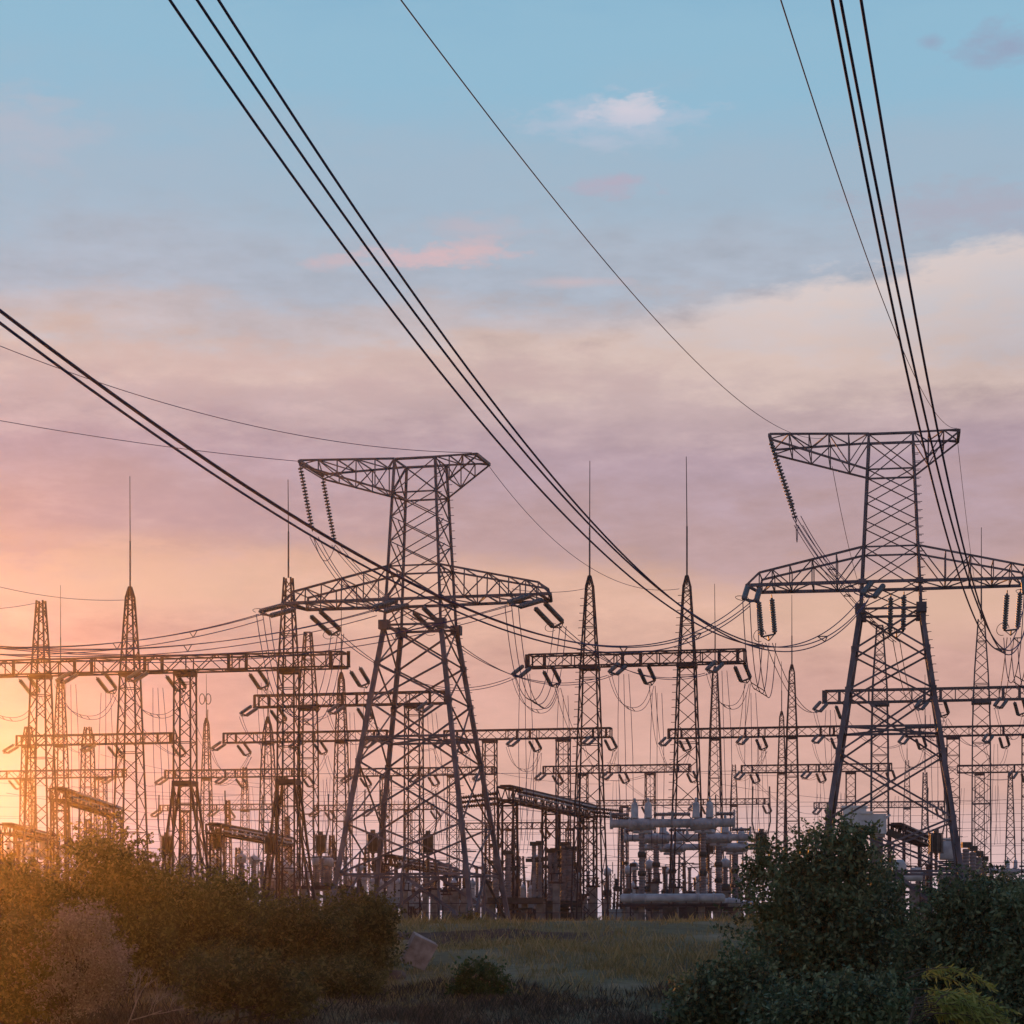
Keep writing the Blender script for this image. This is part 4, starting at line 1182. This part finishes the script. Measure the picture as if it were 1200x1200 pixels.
# right: tall dark trees
def T_(name, label, px, Y, outl, mat, clumps, nper, size, seed, cat='tree', group='trees and shrubs on the bank', sig=.17, **kw):
    lobes = [lob(*o, px, Y) for o in outl]
    plant(name, label, cat, px, Y, lobes, mat, clumps, nper, sig, size, seed, group, **kw)
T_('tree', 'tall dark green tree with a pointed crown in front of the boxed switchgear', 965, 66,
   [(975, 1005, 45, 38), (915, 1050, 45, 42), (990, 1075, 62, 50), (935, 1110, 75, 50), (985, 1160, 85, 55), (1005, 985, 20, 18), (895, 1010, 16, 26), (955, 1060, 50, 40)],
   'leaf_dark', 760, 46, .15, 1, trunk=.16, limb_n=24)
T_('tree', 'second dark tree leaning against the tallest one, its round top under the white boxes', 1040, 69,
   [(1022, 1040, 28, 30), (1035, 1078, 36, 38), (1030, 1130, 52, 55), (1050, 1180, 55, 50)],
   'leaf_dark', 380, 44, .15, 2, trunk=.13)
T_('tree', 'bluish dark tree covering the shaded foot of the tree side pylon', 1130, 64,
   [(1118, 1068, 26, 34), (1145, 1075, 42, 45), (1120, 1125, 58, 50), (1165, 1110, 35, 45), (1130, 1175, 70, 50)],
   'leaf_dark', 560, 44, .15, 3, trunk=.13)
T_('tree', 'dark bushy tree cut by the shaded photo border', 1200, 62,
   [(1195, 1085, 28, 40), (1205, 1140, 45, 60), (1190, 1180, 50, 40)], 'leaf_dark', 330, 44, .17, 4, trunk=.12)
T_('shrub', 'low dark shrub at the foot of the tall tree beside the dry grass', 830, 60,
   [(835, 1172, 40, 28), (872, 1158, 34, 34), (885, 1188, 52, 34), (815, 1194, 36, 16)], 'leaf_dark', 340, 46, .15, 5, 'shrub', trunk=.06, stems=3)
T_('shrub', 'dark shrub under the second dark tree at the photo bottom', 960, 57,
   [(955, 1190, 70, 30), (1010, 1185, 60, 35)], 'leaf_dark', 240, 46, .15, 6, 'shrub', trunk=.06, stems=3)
# left: olive shrubs in the glow
LG = [
 ('tall shrub whose ragged top stands before the sunlit mast', 135, 72, [(120, 1010, 42, 38), (150, 1040, 45, 40), (110, 1060, 55, 45), (175, 1045, 22, 26), (140, 1100, 70, 60)], 440, 11),
 ('broad shrub at the sunset border', 10, 70, [(0, 1055, 50, 40), (40, 1050, 45, 36), (20, 1110, 70, 60)], 380, 12),
 ('shrub between the ragged tall one and the splayed column', 215, 74, [(195, 1060, 35, 38), (235, 1080, 45, 42), (215, 1130, 70, 50)], 340, 13),
 ('shrub under the pale headed transformers', 275, 76, [(262, 1065, 42, 36), (300, 1085, 40, 32), (280, 1130, 60, 48)], 330, 14),
 ('wide shrub in the middle of the thicket', 340, 74, [(335, 1095, 50, 30), (370, 1090, 40, 32), (350, 1140, 70, 45)], 340, 15),
 ('rounded shrub hiding the sunward foot of the slab side pylon', 420, 76, [(415, 1085, 42, 30), (438, 1088, 26, 32), (412, 1130, 50, 46)], 340, 16),
 ('low shrub spilling towards the tilted slab', 440, 70, [(412, 1160, 46, 26), (385, 1162, 45, 26)], 190, 17),
 ('low shrub in front of the thicket middle', 290, 64, [(270, 1150, 60, 32), (330, 1165, 40, 22)], 210, 18),
 ('dim shrub in the corner nearest the sun', 20, 60, [(15, 1150, 60, 50), (-10, 1110, 40, 40)], 260, 19)]
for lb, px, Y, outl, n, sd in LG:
    T_('shrub', f'olive {lb}', px, Y, outl, 'leaf_glow' if px < 330 and Y > 65 else 'leaf_olive', int(n*1.05), 50, .135, sd, 'shrub', trunk=.07, stems=3, sig=.17)  # shrubs towards the sun get the leaf copy with glow in its colour
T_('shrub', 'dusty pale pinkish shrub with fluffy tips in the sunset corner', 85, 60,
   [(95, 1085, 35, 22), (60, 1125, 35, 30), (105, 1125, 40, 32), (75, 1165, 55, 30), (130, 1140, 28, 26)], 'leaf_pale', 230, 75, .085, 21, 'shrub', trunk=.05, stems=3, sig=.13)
T_('shrub', 'small fresh green shrub standing alone on the bank', 570, 70,
   [(560, 1148, 20, 22), (578, 1158, 22, 18), (548, 1165, 18, 14)], 'leaf_fresh', 60, 60, .13, 22, 'shrub', trunk=.03, stems=4, sig=.15)
T_('shrub', 'tiny rounded shrub on the crest at the slab side pylon foot', 553, 100,
   [(553, 1083, 15, 8)], 'leaf_olive', 30, 60, .12, 23, 'shrub', trunk=.03, stems=3, sig=.15)
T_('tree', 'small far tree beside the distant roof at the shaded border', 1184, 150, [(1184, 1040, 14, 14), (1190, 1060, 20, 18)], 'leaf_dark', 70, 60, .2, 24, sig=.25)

# willow sprays close by
def willow(px, py, Y, label, n=16, seed=3, spread=(95, 45)):
    rg = np.random.default_rng(seed)
    base = P(px, py, Y)
    foot = Vector((base.x - .5, Y, gz(base.x - .5, Y)))
    root = thing('willow', label, 'tree', foot, 0)
    m = MB(); V = []; Fc = []; off = 0
    m.tube([(0, 0, -.1), (.1, 0, (base.z - foot.z)*.5), base - foot], .05, 6, .02)
    for i in range(n):
        L = rg.uniform(.5, 1.35); up = rg.uniform(.1, .8); st = base - foot + Vector((rg.normal()*.12, rg.normal()*.25, rg.normal()*.15 - .15))
        pts = [st + Vector((L*t, rg.normal()*.01 + (i % 5 - 2)*.05*t, up*t - (up + .2)*t*t*rg.uniform(.9, 1.05))) for t in np.linspace(0, 1, 9)]
        m.tube(pts, .008, 4, .003)
        cs = [tuple(pts[k].lerp(pts[k+1], q)) for k in range(2, 8) for q in (0, .3, .6)]
        v, f = leaves(cs, 4, .012, .105, rg, .9, .22, (1.3, 0, 0))
        V.append(v); Fc.append(f + off); off += len(v)
    np_mesh('crown', np.concatenate(V), np.concatenate(Fc), M['leaf_willow'], root)
    m.build('trunk', M['bark'], root, True)
willow(1075, 1168, 30, 'yellow green willow spray arching in from the photo bottom near the trees', 34, 3)

# dead branch
rg = random.Random(5)
ob = thing('dead_branch', 'bare bleached forked branch lying before the thicket', 'dead branch', P(150, 1200, 56), 0)
def br(m, p, d, L, r, dep):
    e = p + d*L; m.tube([p, (p + e)/2 + Vector((rg.uniform(-.05, .05), 0, rg.uniform(-.04, .04)))*L, e], r, 5, r*.6)
    if dep:
        for k in range(3):
            nd = (d + Vector((rg.uniform(-.8, .8), rg.uniform(-.3, .3), rg.uniform(-.2, .6)))).normalized()
            br(m, p.lerp(e, rg.uniform(.5, 1)), nd, L*rg.uniform(.5, .75), r*.6, dep - 1)
m = MB(); br(m, Vector((0, 0, 0)), Vector((.35, 0, .9)).normalized(), .8, .02, 4); m.build('bough', M['dry'], ob, True)
m = MB(); br(m, Vector((.1, 0, .1)), Vector((.95, 0, .3)).normalized(), .8, .016, 4); m.build('bough', M['dry'], ob, True)

# grass and weeds
def field(name, label, n, mat, yr, hgt, seed, fn=None, wid=.03, xspread=.27, thin=-.25):
    rg = np.random.default_rng(seed)
    Y = rg.uniform(*yr, n); X = rg.uniform(-xspread, xspread, n)*Y
    clump = hnoise(X*2.1, Y*1.7) + rg.normal(size=n)*.35
    keep = clump > thin
    if fn is not None: keep &= fn(X, Y, rg)
    X, Y = X[keep], Y[keep]; n = len(X)
    Z = ground_z(X, Y) - .02
    h = rg.uniform(*hgt, n)*(1 + .35*hnoise(X*.9, Y*1.3)); a = rg.uniform(0, 2*math.pi, n)
    lean = rg.normal(size=(n, 2))*.28*h[:, None]
    w = wid*rg.uniform(.6, 1.3, n)
    b = np.stack([X, Y, Z], 1); dx = np.stack([np.cos(a)*w, np.sin(a)*w, np.zeros(n)], 1)
    tip = b + np.stack([lean[:, 0], lean[:, 1], h], 1); mid = b + np.stack([lean[:, 0]*.35, lean[:, 1]*.35, h*.55], 1)
    v = np.stack([b - dx*.5, b + dx*.5, mid + dx*.35, tip], 1).reshape(-1, 3)
    f = np.arange(4*n).reshape(n, 4)
    o = np_mesh(name, v, f, M[mat]); tag(o, label, 'grass', kind='stuff')
field('grass', 'dry and green grass covering the bank and crest', 170000, 'grass', (68, 106), (.08, .30), 31, wid=.022, thin=-.05)
field('tall_grass', 'scattered taller dry stalks and tufts on the bank', 26000, 'grass', (70, 104), (.25, .62), 37, wid=.02, thin=.45)
field('weeds', 'dark tangled weeds in the hollow below the bank', 110000, 'weeds', (50, 73), (.12, .42), 32, wid=.018)

# far roof at the right border, behind the trees
o_ = thing('shed', 'distant pale shed with a bluish roof at the shaded photo border', 'shed', (P(1205, YH, 260).x, 260, 0), .2)
m = MB(); m.box((0, 0, 2.1), (7, 5, 4.4)); m.build('wall', M['concrete'], o_)
m = MB()
i = 0
m.v = [Vector(q) for q in ((-3.8, -2.9, 4.25), (3.8, -2.9, 4.25), (3.8, 2.9, 4.25), (-3.8, 2.9, 4.25), (-3.8, 0, 5.5), (3.8, 0, 5.5))]
m.f = [(0, 1, 5, 4), (2, 3, 4, 5), (0, 4, 3), (1, 2, 5), (3, 2, 1, 0)]
m.build('roof', M['blue'], o_)

# ------------------------------------------------------------------ haze
HZ = dict(density=.00013, g=.90, color=(1.0, .9, .84))
hme = bpy.data.meshes.new('haze'); hb = bmesh.new(); bmesh.ops.create_cube(hb, size=2.0); hb.to_mesh(hme); hb.free()
hme.materials.append(bpy.data.materials.new('haze_air'))
hz = bpy.data.objects.new('haze', hme); COL.objects.link(hz)
hz.location = (0, 145, 12); hz.scale = (260, 205, 18)
hm = hz.data.materials[0]; hm.use_nodes = True; nt = hm.node_tree
for n in list(nt.nodes): nt.nodes.remove(n)
out = nt.nodes.new('ShaderNodeOutputMaterial'); pv = nt.nodes.new('ShaderNodeVolumePrincipled')
pv.inputs['Color'].default_value = (*HZ['color'], 1); pv.inputs['Density'].default_value = HZ['density']; pv.inputs['Anisotropy'].default_value = HZ['g']
nt.links.new(pv.outputs[0], out.inputs['Volume'])
tag(hz, 'thin dusk haze filling the air', 'haze', kind='stuff')

# ------------------------------------------------------------------ sun and sky
SUN_PX, SUN_PY = -150.0, 945.0
az = math.atan((SUN_PX - 600)/F); el = math.atan((YH - SUN_PY)/F)
sd = Vector((math.sin(az)*math.cos(el), math.cos(az)*math.cos(el), math.sin(el)))
sun = bpy.data.lights.new('sun', 'SUN'); sun.energy = 4.0; sun.angle = math.radians(.5); sun.color = (1.0, .33, .05)
so = bpy.data.objects.new('sun', sun); COL.objects.link(so); so.rotation_euler = sd.to_track_quat('Z', 'Y').to_euler()

W = bpy.data.worlds.new('World'); SC.world = W; W.use_nodes = True
nt = W.node_tree; N = nt.nodes; Lk = nt.links
bg = N['Background']
def val(x):
    n = N.new('ShaderNodeValue'); n.outputs[0].default_value = x; return n.outputs[0]
def math_(op, a, b=None, c=None, clamp=False):
    n = N.new('ShaderNodeMath'); n.operation = op; n.use_clamp = clamp
    for i, q in enumerate((a, b, c)):
        if q is None: continue
        if isinstance(q, (int, float)): n.inputs[i].default_value = q
        else: Lk.new(q, n.inputs[i])
    return n.outputs[0]
def mixc(f, a, b, blend='MIX'):
    n = N.new('ShaderNodeMix'); n.data_type = 'RGBA'; n.blend_type = blend
    for i, q in ((0, f), (6, a), (7, b)):
        if isinstance(q, tuple): n.inputs[i].default_value = (*q, 1) if len(q) == 3 else q
        elif isinstance(q, (int, float)): n.inputs[i].default_value = q
        else: Lk.new(q, n.inputs[i])
    return n.outputs[2]
def lin(r, g, b):
    return tuple(((c/255/12.92) if c/255 <= .04045 else ((c/255 + .055)/1.055)**2.4) for c in (r, g, b))
tc = N.new('ShaderNodeTexCoord'); sp = N.new('ShaderNodeSeparateXYZ'); Lk.new(tc.outputs['Generated'], sp.inputs[0])
x, y, z = sp.outputs
hyp = math_('SQRT', math_('ADD', math_('MULTIPLY', x, x), math_('MULTIPLY', y, y)))
v = math_('DIVIDE', z, math_('MAXIMUM', hyp, .02))            # tangent of the elevation
az_ = math_('ARCTAN2', x, y)                                    # azimuth from +Y
def noise(su, sv, scale, det=5, rough=.55, seed=0.0):
    cb = N.new('ShaderNodeCombineXYZ'); Lk.new(math_('MULTIPLY', az_, su), cb.inputs[0]); Lk.new(math_('MULTIPLY', v, sv), cb.inputs[1]); cb.inputs[2].default_value = seed
    n = N.new('ShaderNodeTexNoise'); n.inputs['Scale'].default_value = scale; n.inputs['Detail'].default_value = det; n.inputs['Roughness'].default_value = rough
    Lk.new(cb.outputs[0], n.inputs['Vector']); return n.outputs['Fac']
nA = noise(4.0, 14.0, 2.0, 6, .55, 3.1); nB = noise(9.0, 26.0, 3.0, 6, .6, 8.4); nC = noise(2.2, 9.0, 1.6, 3, .5, 5.7); nD = noise(26.0, 60.0, 2.4, 8, .62, 2.2)
# elevation warped by soft cloud noise and by a slope rising to the shaded side
warp = math_('ADD', math_('MULTIPLY', math_('SUBTRACT', nA, .5), .050), math_('MULTIPLY', math_('SUBTRACT', nC, .5), .045))
warp = math_('ADD', warp, math_('ADD', math_('MULTIPLY', math_('SUBTRACT', nB, .5), .030), math_('MULTIPLY', math_('SUBTRACT', nD, .5), .014)))
slope = math_('MULTIPLY', math_('MINIMUM', math_('MAXIMUM', az_, -.3), .3), .012)
vw = math_('ADD', math_('ADD', v, warp), slope)
ramp = N.new('ShaderNodeValToRGB'); cr = ramp.color_ramp; cr.interpolation = 'EASE'
def sv_(py): return (YH - py)/F
stops = [(1085, (204, 190, 204)), (1000, (217, 184, 183)), (900, (214, 172, 161)), (790, (209, 166, 156)), (690, (219, 178, 160)), (620, (187, 158, 160)),
         (545, (180, 157, 168)), (480, (192, 169, 172)), (432, (206, 184, 178)), (390, (190, 182, 187)), (345, (171, 181, 196)), (220, (160, 183, 202)), (60, (144, 186, 210)), (-250, (100, 160, 200))]
VM = sv_(-260)
cr.elements[0].position = 0; cr.elements[0].color = (*lin(*stops[0][1]), 1)
cr.elements[1].position = sv_(-250)/VM; cr.elements[1].color = (*lin(*stops[-1][1]), 1)
for py, c in stops[1:-1]:
    e = cr.elements.new(sv_(py)/VM); e.color = (*lin(*c), 1)
Lk.new(math_('DIVIDE', vw, VM, clamp=True), ramp.inputs['Fac'])
col = ramp.outputs['Color']
# soft light and dark streaks inside the cloud deck
deck = math_('MULTIPLY', math_('SUBTRACT', 1.0, math_('MULTIPLY', math_('SUBTRACT', vw, sv_(360)), 18.0, clamp=True), clamp=True), 1.0)
streak = math_('MULTIPLY', math_('MULTIPLY', math_('ADD', math_('SUBTRACT', nB, .5), math_('MULTIPLY', math_('SUBTRACT', nD, .5), .35)), .5), deck)
col = mixc(1.0, col, None, 'MULTIPLY') if False else col
mul = N.new('ShaderNodeVectorMath'); mul.operation = 'SCALE'; Lk.new(col, mul.inputs[0]); Lk.new(math_('ADD', 1.0, streak), mul.inputs['Scale'])
col = mul.outputs[0]
def puff(px, py, rx, ry, color, amt, nz=1.0, soft=1.6):
    global col
    a0 = math.atan((px - 600)/F); v0 = sv_(py)
    dx = math_('DIVIDE', math_('SUBTRACT', az_, a0), rx/F); dy = math_('DIVIDE', math_('SUBTRACT', v, v0), ry/F)
    d = math_('SQRT', math_('ADD', math_('MULTIPLY', dx, dx), math_('MULTIPLY', dy, dy)))
    d = math_('ADD', d, math_('ADD', math_('MULTIPLY', math_('SUBTRACT', nB, .5), 2.4*nz), math_('MULTIPLY', math_('SUBTRACT', nD, .5), 3.4*nz)))
    k = math_('MULTIPLY', math_('SUBTRACT', 1.0, math_('MULTIPLY', d, 1/soft), clamp=True), amt, clamp=True)
    k = math_('MULTIPLY', k, math_('SUBTRACT', 2.0, k))
    col = mixc(k, col, lin(*color))
puff(735, 132, 34, 13, (230, 216, 221), .8, 1.0)
puff(725, 140, 75, 22, (190, 196, 214), .5, .8)
puff(545, 297, 48, 12, (216, 184, 187), .55, 1.5)
puff(480, 302, 40, 8, (212, 184, 190), .45, 1.6)
puff(400, 310, 34, 6, (206, 182, 188), .45, 1.4)
puff(560, 268, 50, 12, (186, 182, 194), .5, 1.0)
puff(722, 216, 36, 9, (184, 170, 188), .45, 1.4)
puff(675, 331, 45, 5, (205, 184, 188), .4, .6)
puff(1180, 80, 50, 18, (150, 162, 188), .55, .9)
puff(1092, 68, 14, 8, (150, 160, 186), .5, .7)
puff(1160, 262, 110, 24, (172, 172, 188), .5, .9)
vb = math_('ADD', math_('ADD', sv_(352), math_('MULTIPLY', math_('SUBTRACT', az_, .09), .19)), math_('ADD', math_('MULTIPLY', math_('SUBTRACT', nB, .5), .030), math_('MULTIPLY', math_('SUBTRACT', nD, .5), .016)))
dv = math_('SUBTRACT', vb, v)
kb = math_('MULTIPLY', math_('MULTIPLY', math_('MULTIPLY', dv, 95.0, clamp=True), math_('SUBTRACT', 1.0, math_('MULTIPLY', dv, 17.0), clamp=True)), math_('MULTIPLY', math_('MULTIPLY', math_('ADD', az_, .01), 7.0, clamp=True), .8))
col = mixc(kb, col, lin(234, 211, 201))
puff(20, 175, 60, 36, (176, 184, 200), .5, .9)
puff(300, 440, 330, 26, (206, 178, 176), .35, .8)
puff(230, 600, 170, 30, (176, 150, 160), .4, .8)
puff(120, 690, 200, 22, (226, 188, 164), .4, .7)
puff(1100, 720, 200, 30, (224, 184, 162), .4, .7)
# sky colour darkened low down towards the sun to offset the haze glow
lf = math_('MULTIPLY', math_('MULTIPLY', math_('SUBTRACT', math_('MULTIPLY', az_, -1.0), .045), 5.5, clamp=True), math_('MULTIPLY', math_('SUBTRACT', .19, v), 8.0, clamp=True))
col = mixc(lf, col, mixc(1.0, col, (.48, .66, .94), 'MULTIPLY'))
# clear dusk sky behind the viewer from the Sky Texture
sky = N.new('ShaderNodeTexSky'); sky.sky_type = 'NISHITA'; sky.sun_disc = False; sky.sun_elevation = el; sky.sun_rotation = az
sk = N.new('ShaderNodeVectorMath'); sk.operation = 'SCALE'; Lk.new(sky.outputs[0], sk.inputs[0]); sk.inputs['Scale'].default_value = .31
front = math_('MULTIPLY', math_('ADD', math_('DIVIDE', y, math_('MAXIMUM', hyp, .02)), .1), 1.4, clamp=True)
skt = mixc(1.0, sk.outputs[0], (1.05, .88, 1.14), 'MULTIPLY')
col = mixc(front, skt, col)
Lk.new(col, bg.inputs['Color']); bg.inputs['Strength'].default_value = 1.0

# ------------------------------------------------------------------ camera and render settings
cam = bpy.data.cameras.new('camera'); co = bpy.data.objects.new('camera', cam); COL.objects.link(co)
cam.sensor_width = 36; cam.sensor_fit = 'HORIZONTAL'; cam.lens = F/1200*36; cam.shift_y = (YH - 600)/1200
cam.clip_end = 5000; cam.clip_start = .1
co.location = (0, 0, EZ); co.rotation_euler = (math.pi/2, 0, 0)
SC.camera = co
SC.view_settings.view_transform = 'Standard'; SC.view_settings.look = 'None'; SC.view_settings.exposure = 0; SC.view_settings.gamma = 1
SC.view_settings.use_curve_mapping = False
SC.render.engine = 'CYCLES'
cy = SC.cycles
cy.use_denoising = True; cy.max_bounces = 6; cy.diffuse_bounces = 2; cy.glossy_bounces = 2; cy.volume_bounces = 0; cy.transparent_max_bounces = 8
cy.use_adaptive_sampling = False
